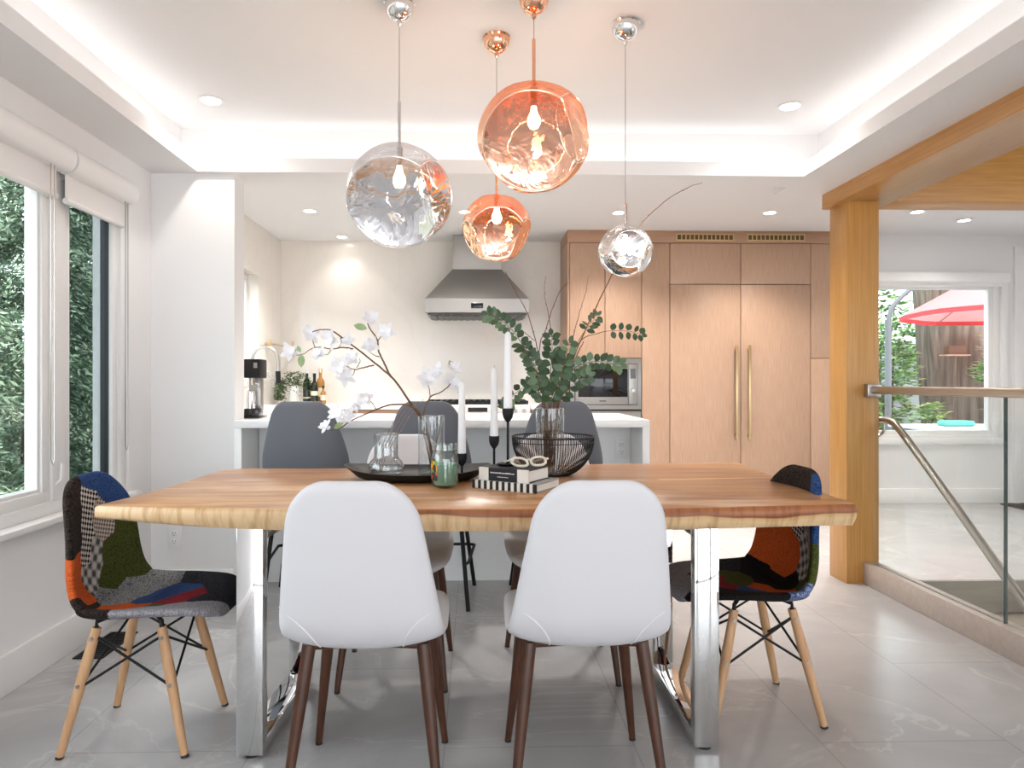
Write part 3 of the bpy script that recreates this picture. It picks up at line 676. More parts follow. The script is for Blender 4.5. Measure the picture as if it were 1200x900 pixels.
# plant pot, bottles on the back counter
t = thing('potted_herb', 'bushy green herb trailing from a white pot by the bottles', 'plant', (-1.72, 6.5, .945))
bm = BM(); add_lathe(bm, [(0, 0), (.05, 0), (.06, .17), (.055, .17), (.05, .15), (0, .15)], 28); obj('pot', bm, M['ceramic'], t)
bm = BM()
for k in range(1100):
    a = R.uniform(0, 2 * PI); rr = R.uniform(.01, .15); zz = .17 + R.uniform(0, .13) - max(0, rr - .06) * R.uniform(.3, 1.8)
    if R.random() < .35: a = R.uniform(2.6, 3.7); rr = R.uniform(.08, .17); zz = R.uniform(.03, .22)
    p = Vector((rr * math.cos(a), rr * math.sin(a), zz)); d = Vector((math.cos(a), math.sin(a), R.uniform(-.4, .9))).normalized() * R.uniform(.02, .04)
    s = d.cross(Vector((R.uniform(-1, 1), R.uniform(-1, 1), 1))).normalized() * .006
    q = [bm.verts.new(c) for c in (p, p + d * .5 + s, p + d, p + d * .5 - s)]; bm.faces.new(q)
obj('foliage', bm, M['herb'], t, smooth=False, fixn=False)
def bottle(label, x, y, r, h, body, neck, lab):
    t = thing('oil_bottle', label, 'bottle', (x, y, .945), 0, 'bottles on the back worktop')
    bm = BM(); add_lathe(bm, [(0, 0), (r, 0), (r, h * .58), (r * .85, h * .66), (r * .4, h * .74), (r * .36, h * .9), (0, h * .9)], 24); obj('body', bm, body, t)
    bm = BM(); add_lathe(bm, [(0, h * .88), (r * .44, h * .88), (r * .44, h), (0, h)], 16); obj('cap', bm, neck, t)
    if lab:
        bm = BM(); add_lathe(bm, [(r * 1.015, h * lab[0]), (r * 1.015, h * lab[1])], 24); obj('label_band', bm, M['label'], t)
bottle('dark glass bottle with silver cap right beside the white pot', -1.605, 6.52, .036, .33, M['olive_glass'], M['foil'], (.16, .2))
bottle('dark glass bottle with round cream label, second from the pot', -1.525, 6.48, .034, .29, M['olive_glass'], M['black'], (.28, .42))
bottle('amber bottle with copper cap behind the dark bottles', -1.50, 6.62, .040, .34, M['amber'], M['coppermetal'], (.2, .45))
bottle('small brown bottle at the right end of the bottle row', -1.452, 6.52, .026, .17, M['amber'], M['black'], (.2, .5))

# ================================================================== DOWNLIGHTS
def spot(loc, power, size=2.4, blend=.8, c=(1, .955, .90), r=.05):
    l = bpy.data.lights.new('downlight_beam', 'SPOT'); l.energy = power; l.spot_size = size; l.spot_blend = blend; l.color = c; l.shadow_soft_size = r
    o = bpy.data.objects.new('downlight_beam', l); o.location = loc; COL.objects.link(o); return o
DL = [(-1.315, 3.42, 'recessed round downlight in the dining tray, left corner'), (1.589, 3.416, 'recessed round downlight in the dining tray, right corner'),
      (-1.30, 4.45, 'added unseen downlight behind the soffit, beside the wall return'), (-.09, 4.45, 'added unseen downlight behind the soffit, over the island middle'), (1.17, 4.45, 'added unseen downlight behind the soffit, over the island right end'), (2.40, 4.45, 'added unseen downlight behind the soffit, beside the oak column'),  # extra row, unseen behind the soffit, added to brighten the kitchen
      (-1.358, 5.61, 'round ceiling downlight nearest the kitchen side wall'), (-1.29, 6.60, 'round ceiling downlight close to the slab wall'), (-.091, 5.604, 'round ceiling downlight in front of the range hood'),
      (1.174, 5.60, 'round ceiling downlight above the microwave tower'), (2.419, 5.567, 'round ceiling downlight before the tall brass handled doors'), (3.617, 5.507, 'round ceiling downlight just right of the oak column'), (4.213, 5.786, 'round ceiling downlight above the garden window')]
for x, y, lab in DL:
    t = thing('downlight', lab, 'ceiling light', (x, y, ZC), 0, 'recessed downlights')
    bm = BM(); add_lathe(bm, [(.046, -.001), (.062, -.001), (.064, -.004), (.048, -.006), (.046, -.001)], 32); obj('trim_ring', bm, M['trim'], t)
    bm = BM(); add_lathe(bm, [(.047, -.003), (0, -.003)], 32); obj('lens', bm, M['lamp_on'], t)
    spot((x, y, ZC - .012), (7 if y > 6.5 else 38 if x > 3 else 118) if y > 4 else 14, 2.1 if y > 4 else 2.7)

for x, y in ((-.6, -.4), (1.0, -.4), (-.6, -2.0), (1.0, -2.0), (3.2, -1.2), (4.6, 1.2), (4.6, 3.0)):  # lamps added out of view as fill light for the room
    t = thing('downlight', 'added fill downlight out of view, in the unseen part of the room', 'ceiling light', (x, y, ZC), 0, 'added fill downlights out of view')
    bm = BM(); add_lathe(bm, [(.046, -.001), (.062, -.001), (.064, -.004), (.048, -.006), (.046, -.001)], 32); obj('trim_ring', bm, M['trim'], t)
    bm = BM(); add_lathe(bm, [(.047, -.003), (0, -.003)], 32); obj('lens', bm, M['lamp_on'], t)
    spot((x, y, ZC - .012), 10, 2.8)

# LED strips inside the cove
def led(name, label, x0, x1, y0, y1, rot, energy):
    tag(obj('led_strip', bx(x0, x1, y0, y1, ZS + .015, ZS + .022), M['led']), label, 'light strip', 'cove light strips')
    l = bpy.data.lights.new('cove_light', 'AREA'); l.shape = 'RECTANGLE'; l.energy = energy; l.color = (1, .985, .965)
    lx, ly = max(x1 - x0, .03), max(y1 - y0, .03); l.size = lx; l.size_y = ly
    o = bpy.data.objects.new('cove_light', l); o.location = ((x0 + x1) / 2, (y0 + y1) / 2, ZS + .03); o.rotation_euler = (PI, rot, 0) if lx < ly else (PI + rot, 0, 0); COL.objects.link(o)
W = .09
led('l', 'glowing light strip hidden in the cove along the window side', TX0 - .09, TX0 - .075, TY0 + .1, TY1, -.8, 3.6)
led('r', 'glowing light strip hidden in the cove beside the oak beam', TX1 + .075, TX1 + .09, TY0 + .1, TY1, .8, 3.6)
led('b', 'glowing light strip hidden in the cove on the kitchen side', TX0, TX1, TY1 + .075, TY1 + .09, -.8, 1.7)

# ================================================================== DINING TABLE
t = thing('dining_table', 'long live-edge acacia slab table on polished chrome legs', 'table', (0.05, 2.55, 0))
top_pts = [(-1.155, 2.10), (-1.10, 2.088), (-1.0, 2.072), (-.85, 2.055), (-.6, 2.035), (-.3, 2.018), (0, 2.01), (.3, 2.01), (.55, 2.012), (.75, 2.03), (.95, 2.05), (1.08, 2.062), (1.165, 2.066), (1.178, 2.10),
           (1.18, 2.25), (1.185, 2.45), (1.192, 2.7), (1.21, 2.95), (1.232, 3.13), (1.215, 3.16), (1.1, 3.155), (.9, 3.145), (.6, 3.128), (.3, 3.10), (0, 3.07), (-.3, 3.02), (-.6, 2.995), (-.85, 3.0), (-1.02, 3.0), (-1.08, 2.97),
           (-1.098, 2.85), (-1.102, 2.65), (-1.11, 2.45), (-1.13, 2.28), (-1.158, 2.14)]
# densify
dense = []
n0 = len(top_pts)
for i in range(n0):
    a = Vector(top_pts[i]); b = Vector(top_pts[(i + 1) % n0]); k = max(1, int((b - a).length / .03))
    for j in range(k): dense.append(a + (b - a) * j / k)
bm = BM(); cen = Vector((.05, 2.57)); rings = []
def outward(i):
    a = dense[i - 1]; b = dense[(i + 1) % len(dense)]; d = (b - a).normalized(); return Vector((d.y, -d.x))
def slab_ring(off, z, wob):
    out = []
    for i, p in enumerate(dense):
        nrm = outward(i)
        w = wob * (mnoise.noise(Vector((p.x * 3.1, p.y * 3.1, z * 9))) * .6 + mnoise.noise(Vector((p.x * 9, p.y * 9, z * 30))) * .25) if (abs(nrm.y) > .7) else wob * .2 * mnoise.noise(Vector((p.x * 9, p.y * 9, z * 30)))
        q = p + nrm * (off + w); zz = z
        if z < .74:   # the underside rises towards the waney left end
            e = max(0, min(1, (-.45 - p.x) / .65)); zz = z + (.744 - z) * .75 * e * e * (1 if p.y < 2.6 else .3)
        out.append(bm.verts.new((q.x - .05, q.y - 2.55, zz)))
    return out
SL = [slab_ring(-.006, .775, .0), slab_ring(0, .771, .003), slab_ring(.004, .757, .012), slab_ring(.002, .738, .016), slab_ring(-.006, .720, .014), slab_ring(-.012, .709, .01), slab_ring(-.03, .706, .0)]
N_ = len(dense)
for a, b in zip(SL, SL[1:]):
    for k in range(N_): bm.faces.new((a[k], a[(k + 1) % N_], b[(k + 1) % N_], b[k])).material_index = 1
f = bm.faces.new(SL[0]); f.material_index = 0; bm.faces.new(list(reversed(SL[-1]))).material_index = 1
obj('tabletop', bm, [M['tabletop'], M['tableedge']], t, angle=50)
def leg_frame(xa0, xa1, xb0, xb1, Y0, Y1):
    """closed rectangular loop of flat polished bar"""
    ln = thing_part = bpy.data.objects.new('leg', None); COL.objects.link(ln); ln.parent = t
    T = .042
    def sl(y, e): k = (y - Y0) / (Y1 - Y0); return (xa0 + (xb0 - xa0) * k, xa1 + (xb1 - xa1) * k)[e] - .05
    def seg_(name, y0, y1, z0, z1):
        bm = BM()
        vs = []
        for z in (z0, z1):
            vs.append([bm.verts.new((sl(y, e), y - 2.55, z)) for y, e in ((y0, 0), (y0, 1), (y1, 1), (y1, 0))])
        a, b = vs
        for k in range(4): bm.faces.new((a[k], a[(k + 1) % 4], b[(k + 1) % 4], b[k]))
        bm.faces.new(list(reversed(a))); bm.faces.new(b)
        bmesh.ops.bevel(bm, geom=list(bm.edges), offset=.002, segments=2, profile=.5, affect='EDGES')
        obj(name, bm, M['chrome'], ln)
    seg_('front_upright', Y0, Y0 + T, .012, .706); seg_('rear_upright', Y1 - T, Y1, .012, .706)
    seg_('bottom_bar', Y0 + T, Y1 - T, .012, .012 + T); seg_('top_bar', Y0 + T, Y1 - T, .706 - T, .706)
    bm = BM(); add_lathe(bm, [(0, 0), (.022, 0), (.022, .012), (0, .012)], 16, ((xa0 + xa1) / 2 - .05, Y0 + .03 - 2.55, 0)); add_lathe(bm, [(0, 0), (.022, 0), (.022, .012), (0, .012)], 16, ((xb0 + xb1) / 2 - .05, Y1 - .03 - 2.55, 0)); obj('foot_pad', bm, M['rubber'], ln)
leg_frame(-.730, -.650, -.705, -.625, 2.097, 2.64)
leg_frame(.680, .757, .688, .765, 2.108, 2.68)

# ================================================================== CHAIRS
def lerp_tab(tab, s):
    """piecewise linear table, rounded off by a short moving average"""
    def lin_(q):
        if q <= tab[0][0]: return tab[0][1]
        for (a, va), (b, vb) in zip(tab, tab[1:]):
            if q <= b: return va + (vb - va) * (q - a) / (b - a)
        return tab[-1][1]
    ws = [(k, 1 - abs(k) / 6) for k in range(-5, 6)]
    return sum(lin_(min(1, max(0, s + k * .018))) * w for k, w in ws) / sum(w for _, w in ws)
def shell_bm(profile, width, curl, front, back, thick, nu=40, nv=70, patch=None):
    """one continuous seat-and-back shell. profile: (y,z) from front lip over the seat up to the back's top;
    width: half width over s; curl: how far the side edges stand off the centre line; front/back: (corner radius, share)"""
    P = catmull([(0, p[0], p[1]) for p in profile], 400)
    acc = [0]
    for a, b in zip(P, P[1:]): acc.append(acc[-1] + (b - a).length)
    Lt = acc[-1]
    def pos(d):
        import bisect
        i = min(max(bisect.bisect_left(acc, d), 1), len(acc) - 1); k = (d - acc[i - 1]) / max(1e-9, acc[i] - acc[i - 1])
        return P[i - 1].lerp(P[i], k)
    def tan(d): return (pos(min(Lt, d + .01)) - pos(max(0, d - .01))).normalized()
    rows = []
    r0, k0 = front; r1, k1 = back; nc = max(8, nv // 7)
    for i in range(nc): a = PI / 2 * i / nc; rows.append((r0 * (1 - math.cos(a)), (1 - k0) + k0 * math.sin(a)))
    for i in range(nv + 1): rows.append((r0 + (Lt - r0 - r1) * i / nv, 1))
    for i in range(nc - 1, -1, -1): a = PI / 2 * i / nc; rows.append((Lt - r1 * (1 - math.cos(a)), (1 - k1) + k1 * math.sin(a)))
    G = []; UV = []; US = []
    for d, wf in rows:
        s = d / Lt; p = pos(d); T = tan(d); Nn = Vector((0, T.z, -T.y)); w = lerp_tab(width, s) * wf; c = lerp_tab(curl, s)
        row = []; uvr = []; usr = []
        for j in range(nu + 1):
            u = -1 + 2 * j / nu; u = math.copysign(abs(u) ** .9, u)
            x = u * w; rel = abs(x) / max(1e-6, lerp_tab(width, s))
            row.append(Vector((x, p.y, p.z)) + Nn * (c * rel ** 2.4)); uvr.append((x, d)); usr.append((u * wf, s))
        G.append(row); UV.append(uvr); US.append(usr)
    nr = len(G); bm = BM(); uvl = bm.loops.layers.uv.new('UVMap')
    Nrm = [[None] * (nu + 1) for _ in range(nr)]
    for i in range(nr):
        for j in range(nu + 1):
            a = G[min(nr - 1, i + 1)][j] - G[max(0, i - 1)][j]; b = G[i][min(nu, j + 1)] - G[i][max(0, j - 1)]
            n = b.cross(a); Nrm[i][j] = n.normalized() if n.length > 1e-12 else Vector((0, 0, 1))
    # make normals point to the sitter
    mid = Nrm[nr // 4][nu // 2]
    sg = 1 if mid.z > 0 else -1
    def th(i, j):
        u = -1 + 2 * j / nu; e = max(0, 1 - abs(u) ** 10); di = min(rows[i][0], Lt - rows[i][0]); f = min(1, di / .03); f = math.sqrt(max(0, 1 - (1 - f) ** 2))
        return thick * max(.08, math.sqrt(e) * f)
    A = [[bm.verts.new(G[i][j] + Nrm[i][j] * sg * th(i, j) * .5) for j in range(nu + 1)] for i in range(nr)]
    B = [[bm.verts.new(G[i][j] - Nrm[i][j] * sg * th(i, j) * .5) for j in range(nu + 1)] for i in range(nr)]
    def face(vs, ij):
        try: f = bm.faces.new(vs)
        except ValueError: return
        for lo, (i, j) in zip(f.loops, ij): lo[uvl].uv = UV[i][j]
        if patch:
            u = sum(US[i][j][0] for i, j in ij) / 4; s = sum(US[i][j][1] for i, j in ij) / 4
            f.material_index = patch(u, s)
    for i in range(nr - 1):
        for j in range(nu):
            q = [(i, j), (i, j + 1), (i + 1, j + 1), (i + 1, j)]
            face([A[a][b] for a, b in q], q); q2 = q[::-1]; face([B[a][b] for a, b in q2], q2)
        for j in (0, nu):
            q = [(i, j), (i + 1, j), (i + 1, j), (i, j)]; face([A[i][j], A[i + 1][j], B[i + 1][j], B[i][j]], q)
    for i in (0, nr - 1):
        for j in range(nu):
            q = [(i, j), (i, j + 1), (i, j + 1), (i, j)]; face([A[i][j], A[i][j + 1], B[i][j + 1], B[i][j]], q)
    bmesh.ops.recalc_face_normals(bm, faces=bm.faces)
    surf = lambda u, d: None
    return bm, (pos, tan, Lt)

# --- white upholstered dining chair
WP = [(.235, .437), (.215, .462), (.15, .470), (.05, .462), (-.06, .452), (-.15, .455), (-.215, .478), (-.262, .53), (-.292, .60), (-.325, .71), (-.352, .82), (-.372, .915)]
WW = [(0, .20), (.15, .218), (.4, .222), (.54, .212), (.65, .199), (.80, .178), (.93, .158), (1, .148)]
WCU = [(0, .0), (.2, .012), (.45, .03), (.6, .05), (.8, .035), (1, .012)]
def make_white():
    t = thing('dining_chair', 'white upholstered dining chair, back to the viewer, left of the two', 'chair', (-.30, 2.0, 0), 0, 'white upholstered chairs')
    bm, (pos, tan, Lt) = shell_bm(WP, WW, WCU, (.10, .55), (.115, .62), .034, 44, 64)
    sh = obj('shell', bm, M['whitefab'], t, angle=60, fixn=False)
    for sx in (-1, 1):   # seam arcs on the outer lower corners
        bm = BM(); pts = []
        for k in range(15):
            a = k / 14
            s = .605 - .135 * (1 - math.cos(a * PI / 2)); u = sx * (1.0 - .50 * math.sin(a * PI / 2))
            d = s * Lt; p = pos(d); T = tan(d); Nn = Vector((0, T.z, -T.y)); w = lerp_tab(WW, s); c = lerp_tab(WCU, s)
            th_ = .034 * .5 * max(.08, math.sqrt(max(0, 1 - abs(u) ** 10)))
            pts.append(Vector((u * w, p.y, p.z)) + Nn * (c * abs(u) ** 2.4 - th_ - .0006))
        add_tube(bm, pts, .0022, 6)
        obj('seam', bm, M['piping'], sh)
    tops = [(-.155, -.125), (.155, -.125), (-.15, .13), (.15, .13)]; bots = [(-.205, -.205), (.205, -.205), (-.20, .185), (.20, .185)]
    for (a, b), (c, d) in zip(tops, bots):
        bm = BM(); add_tube(bm, [(a, b, .435), (a + (c - a) * .3, b + (d - b) * .3, .31), (c, d, .008)], [.019, .018, .0105], 16); lg = obj('leg', bm, M['walnut'], t)
        bm = BM(); add_tube(bm, [(c, d, 0), (c, d, .009)], .0105, 14); obj('foot_pad', bm, M['rubber'], lg)
    bm = BM(); add_tube(bm, [(-.155, -.125, .43), (0, -.12, .436), (.155, -.125, .43)], .011, 8); add_tube(bm, [(-.15, .13, .435), (0, .13, .44), (.15, .13, .435)], .011, 8); add_tube(bm, [(-.14, -.12, .43), (-.14, .13, .435)], .011, 8); add_tube(bm, [(.14, -.12, .43), (.14, .13, .435)], .011, 8)
    obj('seat_frame', bm, M['walnut'], t)
    return t
wc = make_white()
dup(wc, (.302, 2.0, 0), 0, 'white upholstered dining chair, back to the viewer, right of the two')
dup(wc, (-.315, 2.725, 0), PI, 'white upholstered dining chair across the table behind the glass vases')
dup(wc, (.34, 2.76, 0), PI, 'white upholstered dining chair across the table behind the wire bowl')

# --- grey counter stools
GP = [(.20, .620), (.18, .648), (.10, .655), (0, .645), (-.1, .642), (-.165, .665), (-.20, .72), (-.222, .80), (-.245, .93), (-.262, 1.056)]
GW = [(0, .19), (.15, .212), (.45, .225), (.62, .220), (.75, .196), (.9, .158), (1, .140)]
GC = [(0, 0), (.2, .01), (.45, .035), (.65, .05), (.85, .03), (1, .006)]
def make_stool():
    t = thing('counter_stool', 'grey shell counter stool at the island, left of the three', 'stool', (-.865, 3.655, 0), 0, 'grey stools at the island')
    bm, _ = shell_bm(GP, GW, GC, (.09, .5), (.09, .46), .022, 40, 60)
    obj('shell', bm, M['greyshell'], t, angle=60, fixn=False)
    tp = [(-.15, -.13), (.15, -.13), (-.15, .12), (.15, .12)]; bt = [(-.205, -.225), (.205, -.225), (-.235, .215), (.235, .215)]
    for (a, b), (c, d) in zip(tp, bt):
        bm = BM(); add_tube(bm, [(a, b, .63), (c, d, .0)], .011, 12); obj('leg', bm, M['black'], t)
    bm = BM()
    k = (.63 - .225) / .63
    lp = [(tp[i][0] + (bt[i][0] - tp[i][0]) * k, tp[i][1] + (bt[i][1] - tp[i][1]) * k, .225) for i in range(4)]
    add_tube(bm, [lp[0], (lp[0][0] - .02, lp[0][1] + .04, .226), (lp[2][0] - .03, lp[2][1] - .01, .24), (lp[2][0], lp[2][1] + .01, .24), (lp[3][0], lp[3][1] + .01, .24), (lp[3][0] + .03, lp[3][1] - .01, .24), (lp[1][0] + .02, lp[1][1] + .04, .226), lp[1]], .008, 10)
    obj('footrest', bm, M['black'], t)
    bm = BM(); add_box(bm, -.16, .16, -.14, .13, .618, .632, .004); obj('seat_plate', bm, M['black'], t)
    return t
st = make_stool()
dup(st, (-.245, 3.655, 0), 0, 'grey shell counter stool at the island, middle of the three')
dup(st, (.43, 3.655, 0), 0, 'grey shell counter stool at the island, right of the three')

# --- patchwork shell chairs
DP = [(a_ + .012, b_) for a_, b_ in [(.268, .405), (.250, .428), (.19, .440), (.08, .432), (-.03, .418), (-.12, .415), (-.155, .434), (-.188, .478), (-.204, .55), (-.206, .65), (-.210, .76), (-.216, .850)]]
DW = [(0, .18), (.15, .218), (.35, .232), (.52, .226), (.66, .212), (.82, .195), (1, .175)]
DC = [(0, 0), (.15, .018), (.4, .05), (.55, .07), (.7, .065), (.85, .05), (1, .02)]
def voronoi(seeds):
    names = []
    for sd in seeds:
        if sd[2] not in names: names.append(sd[2])
    def f(u, s):
        b = min(seeds, key=lambda q: ((q[0] - u) * .24) ** 2 + ((q[1] - s) * .88) ** 2 - (q[3] if len(q) > 3 else 0))
        return names.index(b[2])
    return f, [FAB[n] for n in names]
SEED_L = [  # u>0 is the side near the viewer
    (.66, .98, 'brown'), (.66, .88, 'brown'), (.66, .78, 'brown'), (.66, .685, 'orange'), (.75, .61, 'orange'), (.58, .56, 'orange'), (.9, .50, 'brown'), (.95, .42, 'brown'),
    (.85, .28, 'grey'), (.85, .16, 'grey'), (.8, .04, 'grey'), (.55, .03, 'grey'), (-.1, .06, 'navy'), (-.6, .08, 'navy'), (.25, .08, 'navy'),
    (.02, .98, 'blue'), (-.4, .96, 'blue'), (-.7, .88, 'blue'), (.10, .90, 'hound'), (.16, .80, 'hound'), (.22, .71, 'hound'), (-.12, .83, 'pepita'), (-.3, .78, 'pepita'), (-.06, .70, 'plaid'), (.22, .62, 'plaid'), (-.04, .64, 'plaid'),
    (-.42, .69, 'olive'), (-.25, .59, 'olive'), (-.8, .76, 'olive'), (-.8, .62, 'olive'), (.0, .48, 'tweed'), (-.4, .44, 'tweed'), (-.7, .37, 'tweed'), (.58, .49, 'brown', -.002), (.45, .40, 'orange'), (.5, .33, 'orange'),
    (.1, .30, 'blue'), (-.2, .26, 'blue'), (.30, .22, 'red'), (.1, .17, 'red'), (.55, .26, 'olive', -.002), (-.8, .2, 'navy')]
SEED_R = [  # u<0 is the side near the viewer
    (-.85, .97, 'blue'), (-.9, .88, 'blue'), (-.92, .78, 'blue', -.001), (-.93, .68, 'olive'), (-.9, .60, 'olive'), (-.75, .53, 'olive', -.001), (-.93, .50, 'bluetweed'), (-.9, .43, 'bluetweed'), (-.9, .33, 'black'), (-.85, .22, 'black'), (-.7, .12, 'black'),
    (-.3, .96, 'brown'), (.3, .96, 'brown'), (.8, .94, 'brown'), (-.3, .86, 'hound'), (-.1, .78, 'hound'), (-.55, .80, 'pepita'), (-.7, .70, 'pepita'), (-.40, .70, 'plaid'), (-.5, .62, 'plaid'), (.1, .66, 'orange'), (.4, .74, 'orange'), (.2, .58, 'orange'), (.7, .62, 'orange'),
    (.2, .46, 'black'), (.6, .44, 'black'), (-.2, .48, 'black'), (-.2, .37, 'orange'), (-.5, .42, 'orange'), (.3, .32, 'olive'), (0, .30, 'olive'), (-.45, .29, 'blue'), (-.3, .22, 'red'), (.2, .2, 'red'), (.0, .06, 'grey'), (.6, .08, 'grey'), (.85, .2, 'grey'), (-.4, .05, 'grey'), (.8, .33, 'navy')]
def make_patch(label, loc, rz, seeds):
    t = thing('patchwork_chair', label, 'chair', loc, rz, 'patchwork shell chairs')
    pf, mats = voronoi(seeds)
    bm, _ = shell_bm(DP, DW, DC, (.11, .62), (.14, .75), .030, 110, 170, pf)
    obj('shell', bm, mats, t, angle=60, fixn=False)
    tp = [(-.125, -.10), (.125, -.10), (-.125, .10), (.125, .10)]; bt = [(-.168, -.19), (.168, -.19), (-.168, .19), (.168, .19)]
    def L_(i, z): k = (.385 - z) / .385; return Vector((tp[i][0] + (bt[i][0] - tp[i][0]) * k, tp[i][1] + (bt[i][1] - tp[i][1]) * k, z))
    for i in range(4):
        bm = BM(); add_tube(bm, [L_(i, .385), L_(i, .25), L_(i, .006)], [.014, .0165, .0115], 16); lg = obj('leg', bm, M['beech'], t)
        bm = BM(); add_tube(bm, [L_(i, 0), L_(i, .007)], .012, 14); obj('foot_pad', bm, M['rubber'], lg)
        for z in (.355, .215):
            bm = BM(); p = L_(i, z); s = 1 if p.x > 0 else -1; add_tube(bm, [p + Vector((s * .013, 0, 0)), p + Vector((s * .018, 0, 0))], .006, 10)
            obj('screw', bm, M['nickel'], lg)
    bm = BM()
    for a, b in ((0, 1), (1, 0), (2, 3), (3, 2), (0, 2), (2, 0), (1, 3), (3, 1)):
        add_tube(bm, [L_(a, .36), L_(b, .205)], .0042, 8)
    for i in range(4):
        p = L_(i, .205); add_tube(bm, [p + Vector((0, 0, -.006)), p + Vector((0, 0, .006))], .010, 8)
        q = L_(i, .385); add_tube(bm, [q, q + Vector((0, 0, .018)), Vector((q.x * .6, q.y * .6, .412))], .007, 8)
    obj('wire_brace', bm, M['black'], t)
    return t
make_patch('patchwork fabric chair at the table end by the window', (-1.084, 2.288, 0), -PI / 2, SEED_L)
make_patch('patchwork fabric chair at the table end by the oak column', (.962, 2.402, 0), PI / 2 + .04, SEED_R)

# ================================================================== PENDANT LAMPS
def pendant_glass(name, tint, base, gain):
    """thin blown shell with a vapour of metal: part mirror, part clear"""
    m = bpy.data.materials.new(name); m.use_nodes = True; nt = m.node_tree; L = nt.links
    for n in list(nt.nodes): nt.nodes.remove(n)
    o = nt.nodes.new('ShaderNodeOutputMaterial'); tr = node(nt, 'ShaderNodeBsdfTransparent', Color=col4(base)); g = node(nt, 'ShaderNodeBsdfGlossy', Roughness=.015, Color=col4(tint))
    tc = node(nt, 'ShaderNodeTexCoord')
    n1 = node(nt, 'ShaderNodeTexNoise', Scale=7.0, Detail=2.0, Distortion=2.2); L.new(tc.outputs['Object'], n1.inputs['Vector'])
    bp = node(nt, 'ShaderNodeBump', Strength=.55, Distance=.012); L.new(n1.outputs['Fac'], bp.inputs['Height']); L.new(bp.outputs['Normal'], g.inputs['Normal'])
    lw = node(nt, 'ShaderNodeLayerWeight', Blend=.35)
    sx = node(nt, 'ShaderNodeSeparateXYZ'); L.new(tc.outputs['Generated'], sx.inputs[0])
    mr = node(nt, 'ShaderNodeMapRange'); mr.inputs['From Min'].default_value = .78; mr.inputs['From Max'].default_value = .50; mr.inputs['To Min'].default_value = .16; mr.inputs['To Max'].default_value = gain; L.new(sx.outputs['Z'], mr.inputs['Value'])
    ad = node(nt, 'ShaderNodeMath', operation='ADD', use_clamp=True); L.new(mr.outputs[0], ad.inputs[0])
    ml = node(nt, 'ShaderNodeMath', operation='MULTIPLY'); ml.inputs[1].default_value = .55; L.new(lw.outputs['Facing'], ml.inputs[0]); L.new(ml.outputs[0], ad.inputs[1])
    mx = nt.nodes.new('ShaderNodeMixShader'); L.new(ad.outputs[0], mx.inputs[0]); L.new(tr.outputs[0], mx.inputs[1]); L.new(g.outputs[0], mx.inputs[2]); L.new(mx.outputs[0], o.inputs[0])
    return m
PG_S = pendant_glass('silver_blown_glass', (.93, .93, .95), (.78, .78, .80), .88)
PG_C = pendant_glass('copper_blown_glass', (1.0, .60, .42), (.92, .62, .51), .88)
GLINT_S = simple('silver_fold_glint', (.92, .92, .92), .18, 1); GLINT_C = simple('copper_fold_glint', (.98, .80, .68), .18, 1)  # pale metal standing in for bright light lines along the folds
def globe_bm(r, dents, squash, seed):
    bm = bmesh.new(); bmesh.ops.create_icosphere(bm, subdivisions=6, radius=1)
    D = [(Vector(d[:3]).normalized(), d[3], d[4]) for d in dents]
    def disp(p):
        nz = mnoise.noise(p * 1.6 + Vector((seed, seed * 2, 0)))
        p = p * (1 + .035 * nz)
        for n, h, k in D:
            x = p.dot(n) - h
            if x > -.025:
                sp = x if x > .025 else (x + .025) ** 2 / .1
                p = p - n * sp * k
        return Vector((p.x, p.y, p.z * squash)) * r
    for v in bm.verts: v.co = disp(v.co.copy())
    rims = []
    for n, h, k in D[:2]:     # folds where the blown wall turns inwards; pale tubes imitate their caught light
        a = n.orthogonal().normalized(); b = n.cross(a); q = math.sqrt(1 - h * h); pts = []
        for i in range(90):
            t_ = 2 * PI * i / 90; pts.append(disp((n * (h - .012) + (a * math.cos(t_) + b * math.sin(t_)) * q).normalized()) * 1.004)
        rims.append(pts)
    return bm, rims
